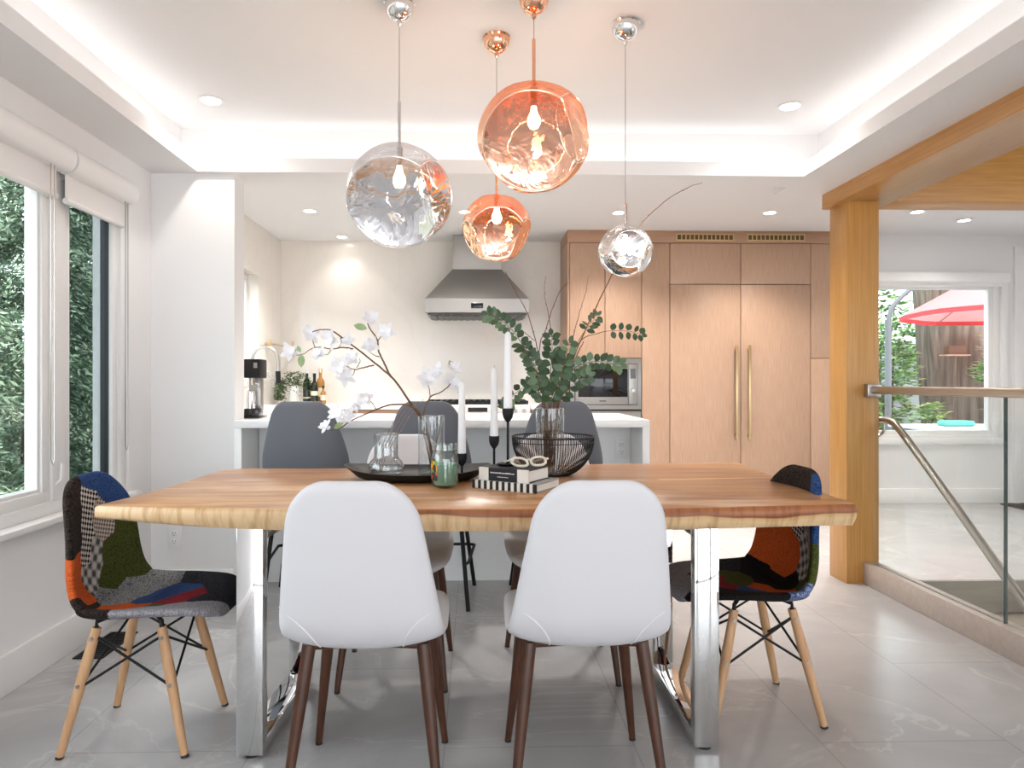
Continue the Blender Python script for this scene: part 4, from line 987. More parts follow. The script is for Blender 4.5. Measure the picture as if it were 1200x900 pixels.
def pendant(label, x, y, zc, r, metal, glass, dents, squash, seed, warm, power):
    t = thing('pendant_lamp', label, 'pendant lamp', (x, y, ZC), 0, 'blown glass pendant lamps')
    bm = BM(); add_lathe(bm, [(0, 0), (.057, 0), (.058, -.004), (.054, -.008), (.053, -.02), (.048, -.036), (.038, -.051), (.024, -.061), (.009, -.065), (.009, -.078), (.004, -.084), (0, -.084)], 32); obj('canopy', bm, metal, t)
    ztop = zc + r * squash - ZC
    bm = BM(); add_tube(bm, [(0, 0, -.08), (0, 0, ztop + r * .75)], .0016, 8); obj('cord', bm, M['nickel'], t)
    bm = BM(); add_tube(bm, [(0, 0, ztop + r * .82), (0, 0, ztop - .01)], .0065, 12); obj('stem', bm, metal, t)
    bm, rims = globe_bm(r, dents, squash, seed)
    bmesh.ops.translate(bm, vec=(0, 0, zc - ZC), verts=bm.verts)
    gl = obj('globe', bm, glass, t, angle=180, fixn=False)
    for pts in rims:
        bm = BM(); add_tube(bm, [p + Vector((0, 0, zc - ZC)) for p in pts], .0017, 8, closed=True); obj('fold_glint', bm, GLINT_S if glass is PG_S else GLINT_C, gl)
    zb = zc - ZC + r * .30
    bm = BM(); add_tube(bm, [(0, 0, ztop - .008), (0, 0, zb + .05)], .014, 14); obj('socket', bm, metal, t)
    bm = BM(); k = min(1, r / .16) * .85
    add_lathe(bm, [(0, -.036 * k), (.018 * k, -.03 * k), (.028 * k, -.008 * k), (.026 * k, .012 * k), (.014 * k, .038 * k), (.012 * k, .055 * k), (0, .055 * k)], 20, (0, 0, zb)); obj('bulb', bm, warm, t)
    l = bpy.data.lights.new('pendant_glow', 'POINT'); l.energy = power; l.color = (1, .90, .76); l.shadow_soft_size = .02
    o = bpy.data.objects.new('pendant_glow', l); o.location = (x, y, zc + r * .30 - .05); COL.objects.link(o)
pendant('large silver mirrored glass pendant on the left of the cluster', -.284, 2.53, 1.838, .194, M['chrome'], PG_S, [(-.12, -1, -.62, .52, 1.32), (.85, -.5, -.1, .80, 1.2), (-.5, .6, -.4, .80, 1.3), (.2, .8, .2, .85, 1.2)], .97, 1.3, M['bulb'], 5)
pendant('large copper glass pendant, highest and biggest of the cluster', .209, 2.47, 2.036, .202, M['coppermetal'], PG_C, [(-.1, -1, -.55, .50, 1.34), (.85, -.6, .0, .80, 1.2), (-.6, .5, -.4, .80, 1.3), (.1, .9, .1, .85, 1.2)], .95, 4.1, M['bulb'], 5)
pendant('small copper glass pendant hanging before the range hood', .083, 2.77, 1.776, .140, M['coppermetal'], PG_C, [(0, -1, -.45, .66, 1.5), (-.9, -.3, -.55, .80, 1.1), (.9, -.3, -.5, .80, 1.1), (0, -.6, .8, .84, 1.0), (.3, .9, 0, .8, 1.2)], .97, 8.7, M['bulb'], 5)
pendant('small silver glass pendant hanging alone on the right', .582, 2.65, 1.662, .105, M['chrome'], PG_S, [(0, -1, -.1, .72, 1.4), (.8, -.5, -.4, .82, 1.2), (-.8, -.5, .3, .84, 1.2), (.1, .9, 0, .8, 1.2)], .95, 2.2, M['bulb'], 4)

# ================================================================== THINGS ON THE TABLE
TZ = .7755
# boat shaped black tray
t = thing('serving_tray', 'long black boat-shaped wooden tray in the table middle', 'tray', (-.228, 2.672, TZ))
bm = BM()
def tray_ring(sc_, z, tip):
    out = []
    for k in range(64):
        a = 2 * PI * k / 64; cx, cy = math.cos(a), math.sin(a)
        x = .285 * math.copysign(abs(cx) ** .85, cx) * sc_; y = .172 * math.copysign(abs(cy) ** .75, cy) * (1 - .25 * abs(cx) ** 3) * (1 - (1 - sc_) * .9)
        out.append(bm.verts.new((x, y, z + tip * abs(cx) ** 2.5)))
    return out
rg = [tray_ring(.72, 0, 0), tray_ring(.82, .006, .006), tray_ring(.94, .022, .02), tray_ring(1.0, .033, .022), tray_ring(.985, .034, .022), tray_ring(.90, .022, .018), tray_ring(.72, .009, 0)]
for a, b in zip(rg, rg[1:]):
    for k in range(64): bm.faces.new((a[k], a[(k + 1) % 64], b[(k + 1) % 64], b[k]))
bm.faces.new(list(reversed(rg[0]))); bm.faces.new(rg[-1])
tag(obj('tray_body', bm, M['darkwood'], t), '', '') if False else obj('body', bm, M['darkwood'], t)
TF = TZ + .0095
# glass vases
def vase(label, name, x, y, z, outer, th=.003, mat='vase'):
    t = thing(name, label, 'vase', (x, y, z))
    inner = [(max(0, r - th), h) for r, h in reversed(outer) if h > .012] + [(0, .012)]
    bm = BM(); add_lathe(bm, [(0, 0)] + outer + inner, 40); obj('glass', bm, M[mat], t)
    rt = outer[-1][0] - th / 2; bm = BM(); add_tube(bm, [(rt * math.cos(2 * PI * k / 48), rt * math.sin(2 * PI * k / 48), outer[-1][1]) for k in range(48)], th * .62, 8, closed=True); obj('rim', bm, M['glassrim'], t)
    return t
vase('round-bellied clear glass vase on the left of the black tray', 'glass_vase', -.357, 2.722, TF, [(.056, 0), (.066, .006), (.0715, .022), (.069, .040), (.061, .054), (.051, .063), (.0472, .073), (.047, .13), (.049, .16)])
vase('tall straight clear glass vase holding the blossom branch', 'glass_vase', -.177, 2.705, TF, [(.051, 0), (.052, .004), (.052, .232)])
# candle jar
t = thing('candle_jar', 'glass jar with green candle wax in front of the tray', 'candle', (-.112, 2.440, TZ))
bm = BM(); o_ = [(.032, 0), (.042, .006), (.048, .022), (.0485, .10), (.045, .118), (.040, .126), (.0405, .132), (.045, .134), (.045, .154), (.043, .156)]
add_lathe(bm, [(0, 0)] + o_ + [(max(0, r - .003), h) for r, h in reversed(o_) if h > .01] + [(0, .01)], 40); obj('jar', bm, M['jarglass'], t)
bm = BM(); add_lathe(bm, [(0, .0115), (.037, .0115), (.0445, .026), (.0445, .085), (0, .085)], 36); obj('wax', bm, simple('green_wax', (.16, .36, .24), .5, spec=.3), t)
m, nt, b, L = new_mat('flower_print')
tc = node(nt, 'ShaderNodeTexCoord'); vo = node(nt, 'ShaderNodeTexVoronoi', Scale=75.0); L.new(tc.outputs['Object'], vo.inputs['Vector']); sp_ = node(nt, 'ShaderNodeSeparateColor'); L.new(vo.outputs['Color'], sp_.inputs[0])
r = ramp(nt, [(.0, '#1a0f0c'), (.28, '#c8471d'), (.5, '#e29a25'), (.64, '#5aa23a'), (.8, '#2a1512'), (.92, '#d8b9a0')]); r.color_ramp.interpolation = 'CONSTANT'; L.new(sp_.outputs[0], r.inputs['Fac']); L.new(r.outputs[0], b.inputs['Base Color']); pset(b, Roughness=.4)
bm = BM()
for i in range(10):
    a0 = math.radians(188 + i * 5.2); a1 = math.radians(188 + (i + 1) * 5.2); rr = .0492
    bm.faces.new([bm.verts.new((rr * math.cos(a), rr * math.sin(a), z)) for a, z in ((a0, .028), (a1, .028), (a1, .098), (a0, .098))])
bmesh.ops.remove_doubles(bm, verts=bm.verts, dist=1e-5); obj('sticker', bm, m, t)
# candlesticks
def marble_candle():
    m, nt, b, L = new_mat('marbled_candle')
    tc = node(nt, 'ShaderNodeTexCoord'); n = node(nt, 'ShaderNodeTexNoise', Scale=55.0, Detail=4.0, Distortion=2.0); L.new(tc.outputs['Object'], n.inputs['Vector'])
    a = node(nt, 'ShaderNodeMath', operation='SUBTRACT'); a.inputs[1].default_value = .5; L.new(n.outputs['Fac'], a.inputs[0]); a2 = node(nt, 'ShaderNodeMath', operation='ABSOLUTE'); L.new(a.outputs[0], a2.inputs[0])
    sx = node(nt, 'ShaderNodeSeparateXYZ'); L.new(tc.outputs['Generated'], sx.inputs[0]); k = node(nt, 'ShaderNodeMapRange'); k.inputs['From Min'].default_value = .0; k.inputs['From Max'].default_value = .45; k.inputs['To Min'].default_value = 0; k.inputs['To Max'].default_value = .12; L.new(sx.outputs['Z'], k.inputs['Value'])
    ad = node(nt, 'ShaderNodeMath', operation='ADD'); L.new(a2.outputs[0], ad.inputs[0]); L.new(k.outputs[0], ad.inputs[1])
    r = ramp(nt, [(0, (.30, .30, .31)), (.05, (.82, .81, .81))]); L.new(ad.outputs[0], r.inputs['Fac']); L.new(r.outputs[0], b.inputs['Base Color']); pset(b, Roughness=.4)
    return m
MC = marble_candle()
def stick(label, clabel, x, y, z0, ztop, zcandle, rc=.0165, dish=.034):
    t = thing('candle_holder', label, 'candle holder', (x, y, z0), 0, 'slim black candle holders'); h = ztop - z0
    bm = BM(); add_lathe(bm, [(0, 0), (dish, 0), (dish + .004, .006), (dish + .002, .008), (dish * .6, .005), (.006, .006), (0, .006)], 32); obj('base', bm, M['black'], t)
    bm = BM(); add_tube(bm, [(0, 0, .004), (0, 0, h - .04)], .0048, 12); obj('stem', bm, M['black'], t)
    bm = BM(); add_lathe(bm, [(0, h - .052), (.006, h - .05), (.017, h - .034), (.0205, h - .02), (.0205, h), (.0175, h), (.0175, h - .018), (0, h - .018)], 28); obj('cup', bm, M['black'], t)
    c = thing('taper_candle', clabel, 'candle', (x, y, z0 + h - .0175), 0, 'white taper candles'); H = zcandle - (z0 + h - .0175)
    bm = BM(); add_lathe(bm, [(0, 0), (rc, 0), (rc * .85, H * .6), (rc * .72, H - .015), (rc * .45, H - .004), (0, H)], 24); obj('wax', bm, MC, c)
    bm = BM(); add_tube(bm, [(0, 0, H - .002), (.001, 0, H + .008)], .0011, 6); obj('wick', bm, M['wick'], c)
stick('lowest black candle holder, standing on the tray', 'white taper candle in the lowest holder beside the jar', -.056, 2.672, TF, .873, 1.150)
stick('black candle holder standing between tray and books', 'middle white taper candle between the other two', .071, 2.70, TZ, .938, 1.210)
# books
def book(name, label, cat, cen, ang, w, d, h, spine_bands, cover, group=None):
    t = thing(name, label, cat, cen, ang, group)
    bm = BM(); add_box(bm, -w / 2 + .003, w / 2 - .004, -d / 2 + .004, d / 2 - .004, .003, h - .003); obj('pages', bm, M['page'], t)
    bm = BM(); add_box(bm, -w / 2, w / 2, -d / 2, d / 2, 0, .003, .0006); add_box(bm, -w / 2, w / 2, -d / 2, d / 2, h - .003, h, .0006); obj('cover', bm, cover, t)
    bm = BM(); mats = []
    for x0, x1, mt in spine_bands:
        if mt not in mats: mats.append(mt)
        add_box(bm, -w / 2 + x0 * w, -w / 2 + x1 * w, -d / 2 - .004, -d / 2 + .004, -.0004, h + .0004, 0, mat=mats.index(mt))
    obj('spine', bm, mats, t); return t
ang = math.radians(-32.7); dx, dy = math.cos(ang), math.sin(ang)
A = Vector((-.012, 2.435)); w1_, d1_ = .255, .185
c1 = A + Vector((dx, dy)) * w1_ / 2 + Vector((-dy, dx)) * d1_ / 2
bands = []
for k in range(21): bands.append((k / 21, (k + 1) / 21, M['bookblack'] if k % 2 == 0 else M['bookcream']))
book('book', 'lower book with black and white striped spine', 'book', (c1.x, c1.y, TZ), ang, w1_, d1_, .028, bands, simple('grey_cover', (.34, .33, .32), .5), 'books on the table')
A2 = Vector((.012, 2.438)); w2_, d2_ = .20, .155
c2 = A2 + Vector((dx, dy)) * w2_ / 2 + Vector((-dy, dx)) * d2_ / 2
bk = book('book', 'upper thick book with black centre and cream ends', 'book', (c2.x, c2.y, TZ + .0285), ang, w2_, d2_, .044, [(0, .2, M['bookcream']), (.2, .78, M['bookblack']), (.78, 1, M['bookcream'])], M['bookblack'], 'books on the table')
bm = BM(); rr = random.Random(3)
x = -w2_ / 2 + .24 * w2_
while x < -w2_ / 2 + .72 * w2_:   # worn, unreadable title lines on the spine
    l_ = rr.uniform(.002, .0045); add_box(bm, x, x + l_, -d2_ / 2 - .0046, -d2_ / 2 - .0038, .026, .026 + rr.uniform(.003, .005)); x += l_ + .0012
x = -w2_ / 2 + .38 * w2_
while x < -w2_ / 2 + .6 * w2_:
    l_ = rr.uniform(.0015, .003); add_box(bm, x, x + l_, -d2_ / 2 - .0046, -d2_ / 2 - .0038, .013, .0155); x += l_ + .001
obj('title_marks', bm, M['foil'], bk)
BZ = TZ + .0285 + .0445
stick('tallest black candle holder, standing on the books', 'tallest white taper candle above the books', .115, 2.475, BZ + .0005, 1.056, 1.335)
# sunglasses
t = thing('sunglasses', 'cream framed sunglasses resting on the upper book', 'sunglasses', (.192, 2.415, BZ + .001), math.radians(18))
bm = BM(); lens = BM()
for sx in (-1, 1):
    cx = sx * .036; pts = []
    for k in range(28):
        a = 2 * PI * k / 28
        pts.append(Vector((cx + .029 * math.copysign(abs(math.cos(a)) ** .8, math.cos(a)), -.004 - .0 * k, .022 + .019 * math.copysign(abs(math.sin(a)) ** .85, math.sin(a)) + sx * math.cos(a) * .004)))
    add_tube(bm, pts, .0048, 8, closed=True)
    lens.faces.new([lens.verts.new(p) for p in pts])
add_tube(bm, [(-.009, -.004, .028), (0, -.006, .031), (.009, -.004, .028)], .004, 8)
tilt = Matrix.Rotation(math.radians(-48), 4, 'X')
arms = BM()
for sx in (-1, 1): add_tube(arms, [(sx * .066, -.002, .028), (sx * .067, .04, .022), (sx * .06, .10, .008), (sx * .055, .12, .004)], [.004, .0035, .003, .003], 8)
for b_ in (bm, lens): bmesh.ops.transform(b_, matrix=tilt, verts=b_.verts)
zmin = min(v.co.z for v in bm.verts)
for b_ in (bm, lens): bmesh.ops.translate(b_, vec=(0, 0, -zmin), verts=b_.verts)
obj('frame', bm, M['cream'], t); obj('lens', lens, M['lens'], t, smooth=False); obj('temple', arms, M['cream'], t)
# wire bowl
BCX, BCY = .312, 2.77
t = thing('wire_bowl', 'round black wire bowl holding the eucalyptus vase', 'bowl', (BCX, BCY, TZ))
def bowl_r(z): k = max(0, min(1, z / .155)); return .070 + (.166 - .070) * (1 - (1 - k) ** 2.3) ** .8
bm = BM(); RB = .0014
for zz, rr in ((.155, .0032), (.135, .0016)):
    rad = bowl_r(zz); add_tube(bm, [(rad * math.cos(2 * PI * k / 64), rad * math.sin(2 * PI * k / 64), zz) for k in range(64)], rr, 8, closed=True)
obj('rim', bm, M['black'], t)
bm = BM()
for k in range(96):
    a = 2 * PI * k / 96
    add_tube(bm, [(bowl_r(z) * math.cos(a), bowl_r(z) * math.sin(a), z) for z in [.155 * (j / 12) for j in range(13)]], RB, 5)
obj('wires', bm, M['black'], t)
bm = BM(); add_lathe(bm, [(0, 0), (.072, 0), (.074, .004), (.070, .006), (0, .006)], 48); obj('base', bm, M['black'], t)
VB = TZ + .0065
vase('straight clear glass vase standing inside the wire bowl', 'glass_vase', BCX - .012, BCY, VB, [(.054, 0), (.056, .004), (.0575, .262)])

# --- branches
def smooth(pts, n): return catmull(pts, n)
def leaf_bm(bm, p, d, nrm, L_, W_, mat=0, cup=.15, seg=5, tip=.0):
    """an oval leaf with a folded midrib, growing from p along d"""
    d = d.normalized(); s = d.cross(nrm).normalized(); n = s.cross(d).normalized()
    left = []; midv = []; right = []
    for i in range(seg + 1):
        k = i / seg; w = W_ * math.sin(PI * min(1, max(.0, k * .94 + .04))) ** .7 if 0 < i < seg else (W_ * .08)
        c = p + d * L_ * k - n * cup * L_ * (k - .3) ** 2
        midv.append(bm.verts.new(c - n * cup * W_ * .4)); left.append(bm.verts.new(c + s * w)); right.append(bm.verts.new(c - s * w))
    for i in range(seg):
        bm.faces.new((left[i], left[i + 1], midv[i + 1], midv[i])).material_index = mat; bm.faces.new((midv[i], midv[i + 1], right[i + 1], right[i])).material_index = mat
RB_ = random.Random(21)
def leafy(label, pix, first, pairs, L0, W0, mats=(0,), tiltdir=(0, -1, .2), group='leafy branches in the bowl vase', spread=1.0, rad=.0028):
    """a branch through (px, py, depth) points with leaflets in pairs from fraction `first` to its tip"""
    P = smooth([at(*q) for q in pix], 60); base = P[0].copy()
    t = thing('leafy_branch', label, 'branch', base, 0, group)
    P = [p - base for p in P]
    bm = BM(); add_tube(bm, P, [rad * (1 - .75 * i / 60) for i in range(61)], 7); obj('stem', bm, M['twig'], t)
    bm = BM()
    for k in range(pairs):
        f = first + (1 - first) * (k + .5) / pairs; i = min(59, int(f * 60)); p = P[i].lerp(P[i + 1], f * 60 - i); T = (P[min(60, i + 2)] - P[max(0, i - 2)]).normalized()
        view = Vector(tiltdir).normalized() + Vector((RB_.uniform(-.45, .45), RB_.uniform(-.3, .3), RB_.uniform(-.45, .45)))
        side = T.cross(view).normalized(); size = 1 - .35 * abs(f - .55)
        for sg in (-1, 1):
            d = side * sg * spread + T * RB_.uniform(.25, .6) + Vector((0, RB_.uniform(-.3, .3), RB_.uniform(-.15, .15)))
            nr = view + Vector((RB_.uniform(-.4, .4), RB_.uniform(-.2, .2), RB_.uniform(-.4, .4)))
            leaf_bm(bm, p + d.normalized() * .003, d, nr, L0 * 1.15 * size * RB_.uniform(.85, 1.1), W0 * 1.25 * size * RB_.uniform(.85, 1.1), RB_.choice(mats))
    p = P[-1]; T = (P[-1] - P[-4]); leaf_bm(bm, p, T, Vector(tiltdir), L0 * .8, W0 * .8, RB_.choice(mats))
    obj('foliage', bm, [M['euca'], M['euca2']], t, fixn=False, angle=80)
    return t
yb = BCY
B0 = lambda dx=0, dz=0: (642 + dx, 548 + dz, yb)
leafy('leafy branch arching left past the tallest candle', [B0(-3), (638, 480, yb), (630, 440, yb - .02), (618, 415, yb - .05), (603, 390, yb - .07), (585, 374, yb - .09), (572, 368, yb - .1)], .42, 13, .036, .0115, (0, 0, 0, 1))
leafy('leafy branch drooping left over the tallest holder', [B0(-4), (636, 478, yb - .02), (630, 458, yb - .05), (618, 452, yb - .08), (600, 465, yb - .1), (594, 478, yb - .1)], .45, 8, .034, .0105, (0, 0, 1))
leafy('short leafy branch rising in the middle of the vase', [B0(-2), (643, 478, yb), (645, 440, yb - .02), (647, 410, yb - .04), (646, 393, yb - .06)], .40, 8, .038, .013, (0,))
leafy('leafy branch leaning right beside the microwave door', [B0(2), (650, 475, yb), (665, 440, yb - .03), (684, 426, yb - .06), (706, 424, yb - .08), (727, 428, yb - .1)], .38, 10, .037, .0125, (0, 1, 1))
leafy('topmost leafy branch with bare lower stem reaching far right', [B0(3), (653, 475, yb), (665, 425, yb - .02), (682, 398, yb - .03), (700, 391, yb - .04), (712, 388, yb - .05), (735, 388, yb - .05), (752, 392, yb - .05)], .72, 5, .030, .0115, (0,), spread=1.2)
leafy('leafy branch with narrow leaves rising behind the long twig', [B0(1), (650, 475, yb), (665, 425, yb + .02), (680, 396, yb + .03), (690, 382, yb + .04), (700, 370, yb + .05)], .70, 5, .036, .010, (0,))
leafy('leafy branch fanning forward over the vase rim', [B0(0), (640, 480, yb - .03), (632, 450, yb - .07), (628, 430, yb - .11), (622, 418, yb - .14)], .42, 7, .038, .013, (0, 0, 1))
leafy('leafy branch filling the right of the bouquet', [B0(2), (648, 480, yb - .03), (656, 450, yb - .07), (662, 425, yb - .10), (668, 402, yb - .12)], .38, 8, .039, .013, (0, 0, 1))
leafy('lowest leafy sprig at the front of the vase rim', [B0(-1), (643, 485, yb - .03), (648, 462, yb - .07), (655, 452, yb - .1)], .45, 5, .037, .0125, (0,))
leafy('leafy sprig tucked at the left of the vase rim', [B0(-3), (638, 485, yb - .02), (633, 462, yb - .05), (622, 448, yb - .08)], .45, 6, .036, .012, (0, 1))
leafy('leafy branch curving right low over the vase rim', [B0(2), (648, 482, yb - .02), (660, 462, yb - .05), (676, 447, yb - .08), (690, 440, yb - .09)], .40, 7, .037, .0125, (0, 0, 1))
leafy('upright leafy branch at the left of the bouquet', [B0(-2), (640, 480, yb + .02), (634, 450, yb + .01), (626, 425, yb), (616, 405, yb - .01)], .42, 9, .034, .012, (0,))
leafy('dense leafy branch in the heart of the bouquet', [B0(1), (645, 482, yb), (652, 455, yb - .02), (656, 432, yb - .04), (654, 415, yb - .05)], .36, 8, .038, .0125, (0, 0, 1))
def twig(label, strands, mat, group, name='bare_twig', buds=True):
    base = at(*strands[0][0][0]); t = thing(name, label, 'twig', base, 0, group)
    for pix, r0, r1 in strands:
        P = [p - base for p in smooth([at(*q) for q in pix], 40)]
        P = [p + Vector((RB_.uniform(-1, 1), RB_.uniform(-1, 1), RB_.uniform(-1, 1))) * .0012 for p in P]
        rs = [r0 + (r1 - r0) * i / 40 for i in range(41)]
        bm = BM(); add_tube(bm, P, rs, 7)
        if buds:
            for i in range(6, 40, 7):
                T = (P[i + 1] - P[i - 1]).normalized(); s = T.cross(Vector((0, 1, 0))).normalized() * RB_.choice((-1, 1))
                add_tube(bm, [P[i], P[i] + s * (rs[i] + .001) + T * .002, P[i] + s * (rs[i] + .001) + T * .006], [rs[i] * 1.1, rs[i] * .9, .0005], 6)
        obj('stem', bm, mat, t)
    return t
GT = 'bare twigs in the bowl vase'
twig('very long bare twig curving up right past the small silver pendant', [([(650, 546, yb), (652, 480, yb), (668, 430, yb), (690, 378, yb), (712, 332, yb - .02), (735, 285, yb - .05), (758, 255, yb - .1), (785, 232, yb - .15), (806, 220, yb - .2), (823, 214, yb - .25)], .0034, .0011)], M['twig'], GT)
twig('reddish bare twig leaning left towards the range hood', [([(646, 546, yb), (640, 480, yb), (630, 412, yb), (620, 372, yb), (606, 345, yb), (592, 318, yb)], .003, .0012), ([(627, 400, yb), (618, 392, yb), (612, 387, yb)], .0015, .0008)], M['twigred'], GT)
twig('forked reddish bare twig rising behind the bouquet', [([(644, 546, yb + .02), (638, 470, yb + .02), (632, 410, yb + .02), (640, 385, yb + .02), (648, 360, yb + .02), (657, 340, yb + .02), (667, 330, yb + .02)], .0028, .0011), ([(647, 395, yb + .02), (643, 370, yb + .02), (638, 345, yb + .02), (640, 323, yb + .02)], .0018, .0008)], M['twigred'], GT)
twig('straight reddish bare twig before the oak cabinet side', [([(648, 546, yb + .03), (655, 470, yb + .03), (668, 412, yb + .03), (678, 370, yb + .03), (686, 345, yb + .03), (690, 322, yb + .03)], .0026, .0008)], M['twigred'], GT)
twig('short thick bare twig leaning right out of the vase', [([(640, 546, yb - .02), (650, 490, yb - .02), (662, 455, yb - .01), (672, 425, yb), (684, 400, yb)], .0032, .002)], M['twig'], GT)

# --- blossom branch in the tall vase
yv = 2.705
base = at(512, 552, yv); t = thing('blossom_branch', 'white blossom branch spreading left from the tall glass vase', 'branch', base)
def stem_part(strands, mat=M['twig']):
    for pix, r0, r1 in strands:
        P = [p - base for p in smooth([at(*q) for q in pix], 40)]
        P = [p + Vector((RB_.uniform(-1, 1), RB_.uniform(-1, 1), RB_.uniform(-1, 1))) * .001 for p in P]
        bm = BM(); add_tube(bm, P, [1.3 * (r0 + (r1 - r0) * i / 40) for i in range(41)], 8); obj('stem', bm, mat, t)
stem_part([
    ([(510, 552, yv), (499, 500, yv), (490, 485, yv - .02), (478, 468, yv - .04), (462, 445, yv - .06), (445, 430, yv - .08), (420, 410, yv - .1), (402, 397, yv - .12), (390, 388, yv - .13), (378, 386, yv - .14), (366, 389, yv - .15)], .0042, .0014),
    ([(458, 442, yv - .06), (450, 425, yv - .03), (444, 412, yv - .01), (442, 398, yv), (434, 386, yv), (431, 378, yv), (434, 374, yv)], .003, .0012),
    ([(442, 400, yv), (448, 393, yv), (454, 389, yv)], .0016, .0009),
    ([(444, 418, yv), (438, 416, yv), (433, 412, yv)], .0014, .0008),
    ([(438, 428, yv - .08), (425, 431, yv - .1), (416, 433, yv - .11), (408, 430, yv - .12), (402, 427, yv - .13)], .0022, .001),
    ([(416, 433, yv - .11), (413, 440, yv - .11), (407, 442, yv - .11)], .0014, .0008), ([(418, 431, yv - .11), (422, 424, yv - .11), (421, 420, yv - .11)], .0014, .0008),
    ([(414, 409, yv - .1), (402, 407, yv - .09), (390, 409, yv - .08), (376, 407, yv - .07), (366, 408, yv - .06), (355, 415, yv - .05), (341, 417, yv - .04)], .0022, .001),
    ([(399, 396, yv - .12), (400, 402, yv - .12), (396, 408, yv - .12)], .0014, .0009), ([(388, 410, yv - .08), (384, 415, yv - .08), (377, 416, yv - .08)], .0012, .0008),
    ([(369, 407, yv - .07), (366, 398, yv - .07), (363, 392, yv - .07)], .0014, .0009),
    ([(497, 492, yv - .01), (488, 480, yv - .05), (474, 474, yv - .08), (455, 475, yv - .11), (438, 481, yv - .13), (420, 489, yv - .15), (408, 495, yv - .16), (398, 502, yv - .17), (388, 504, yv - .18)], .0032, .0012),
    ([(440, 479, yv - .13), (436, 472, yv - .13), (429, 468, yv - .13), (424, 468, yv - .13)], .0016, .0009), ([(411, 491, yv - .16), (405, 487, yv - .16), (398, 482, yv - .16)], .0014, .0009),
    ([(514, 552, yv + .01), (500, 505, yv + .01), (496, 488, yv + .01), (504, 466, yv + .02), (516, 460, yv + .03), (526, 452, yv + .04), (533, 440, yv + .05), (533, 433, yv + .05)], .003, .0012),
    ([(504, 466, yv + .02), (503, 456, yv + .02), (500, 446, yv + .02)], .0016, .001)])
RF = random.Random(5)
def blossom(px, py, Y, size, n=5):
    c = at(px, py, Y) - base; bm = BM()
    face = Vector((RF.uniform(-.6, .6), -1, RF.uniform(-.2, .7))).normalized(); u = face.cross(Vector((0, 0, 1))).normalized(); v = u.cross(face)
    a0 = RF.uniform(0, 6)
    for layer in range(2):
        for k in range(n):
            a = a0 + 2 * PI * (k + layer * .5) / n; d = (u * math.cos(a) + v * math.sin(a)) + face * (RF.uniform(-.1, .5) + .45 * layer)
            leaf_bm(bm, c + face * .002 * layer, d, face, size * RF.uniform(.8, 1.1) * (1 - .25 * layer), size * .25, 0, RF.uniform(-.4, .4), 5)
    obj('blossom', bm, M['petal'], t, fixn=False, angle=80)
for q in [(340, 413, -.04, .05), (363, 391, -.07, .05), (388, 396, -.13, .055), (374, 416, -.08, .045), (397, 428, -.13, .055), (404, 442, -.11, .05), (412, 420, -.11, .045), (434, 374, 0, .05), (452, 389, 0, .05), (434, 405, -.02, .05), (408, 399, -.12, .04),
          (428, 466, -.13, .045), (396, 484, -.16, .055), (408, 488, -.16, .045), (382, 500, -.18, .04), (418, 476, -.14, .035), (500, 444, .02, .06), (512, 436, .03, .05), (532, 431, .05, .045), (528, 445, .045, .045), (536, 452, .04, .04)]:
    blossom(q[0], q[1], yv + q[2], q[3] * .88)
bm = BM()
for px, py, dpx, dpy, Yo in ((430, 385, -14, -4, 0), (353, 415, 0, 14, -.05), (352, 413, -3, -7, -.05), (391, 502, 10, -6, -.18), (531, 432, -4, -9, .05)):
    p = at(px, py, yv + Yo) - base; d = at(px + dpx, py + dpy, yv + Yo) - base - p; leaf_bm(bm, p, d, Vector((.1, -1, .3)), d.length * 1.1, d.length * .30, 0)
obj('leaves', bm, M['leafpale'], t, fixn=False)
# dried stems in the round vase
for k, (o, dy_) in enumerate(((-3, .012), (1.5, -.014), (6, .004), (10.5, -.006))):
    twig('thin dried stem in the round-bellied vase', [([(441 + o * .55, 553, 2.722 + dy_), (447 + o * .7, 530, 2.722 + dy_), (459 + o, 505, 2.722 + dy_), (471 + o * 1.1, 484, 2.71 + dy_), (481 + o * 1.5, 473 - o * .5, 2.70 + dy_)], .0017, .0009)], M['pebble'], 'dried stems in the round vase', 'dried_stem')

# ================================================================== OUTSIDE
struct('ground', bx(-14, 16, -6, 26, -.9, -.55), simple('garden_soil', (.16, .15, .11), .9, var=.3, vscale=2), 'garden ground outside the windows', 'ground')
struct('ground_patio', bx(3.0, 12, 6.6, 14, -.55, -.03), simple('grey_patio', (.40, .40, .41), .8, var=.1, vscale=4), 'grey patio outside the garden window', 'patio')
M['cedar'] = simple('cedar_foliage', (.15, .235, .155), .7, var=.5, vscale=3)
M['cedar2'] = simple('cedar_tip_foliage', (.36, .47, .33), .7, var=.3, vscale=3)
M['shrub'] = simple('shrub_leaf', (.14, .27, .09), .5, var=.4, vscale=5); M['shrub2'] = simple('bright_shrub_leaf', (.36, .55, .22), .5, var=.3, vscale=5)
M['trunk'] = wood('tree_bark', '#4a4038', '#877a6e', 'Z', 14, .9, .08, 1.4)
RT = random.Random(99)
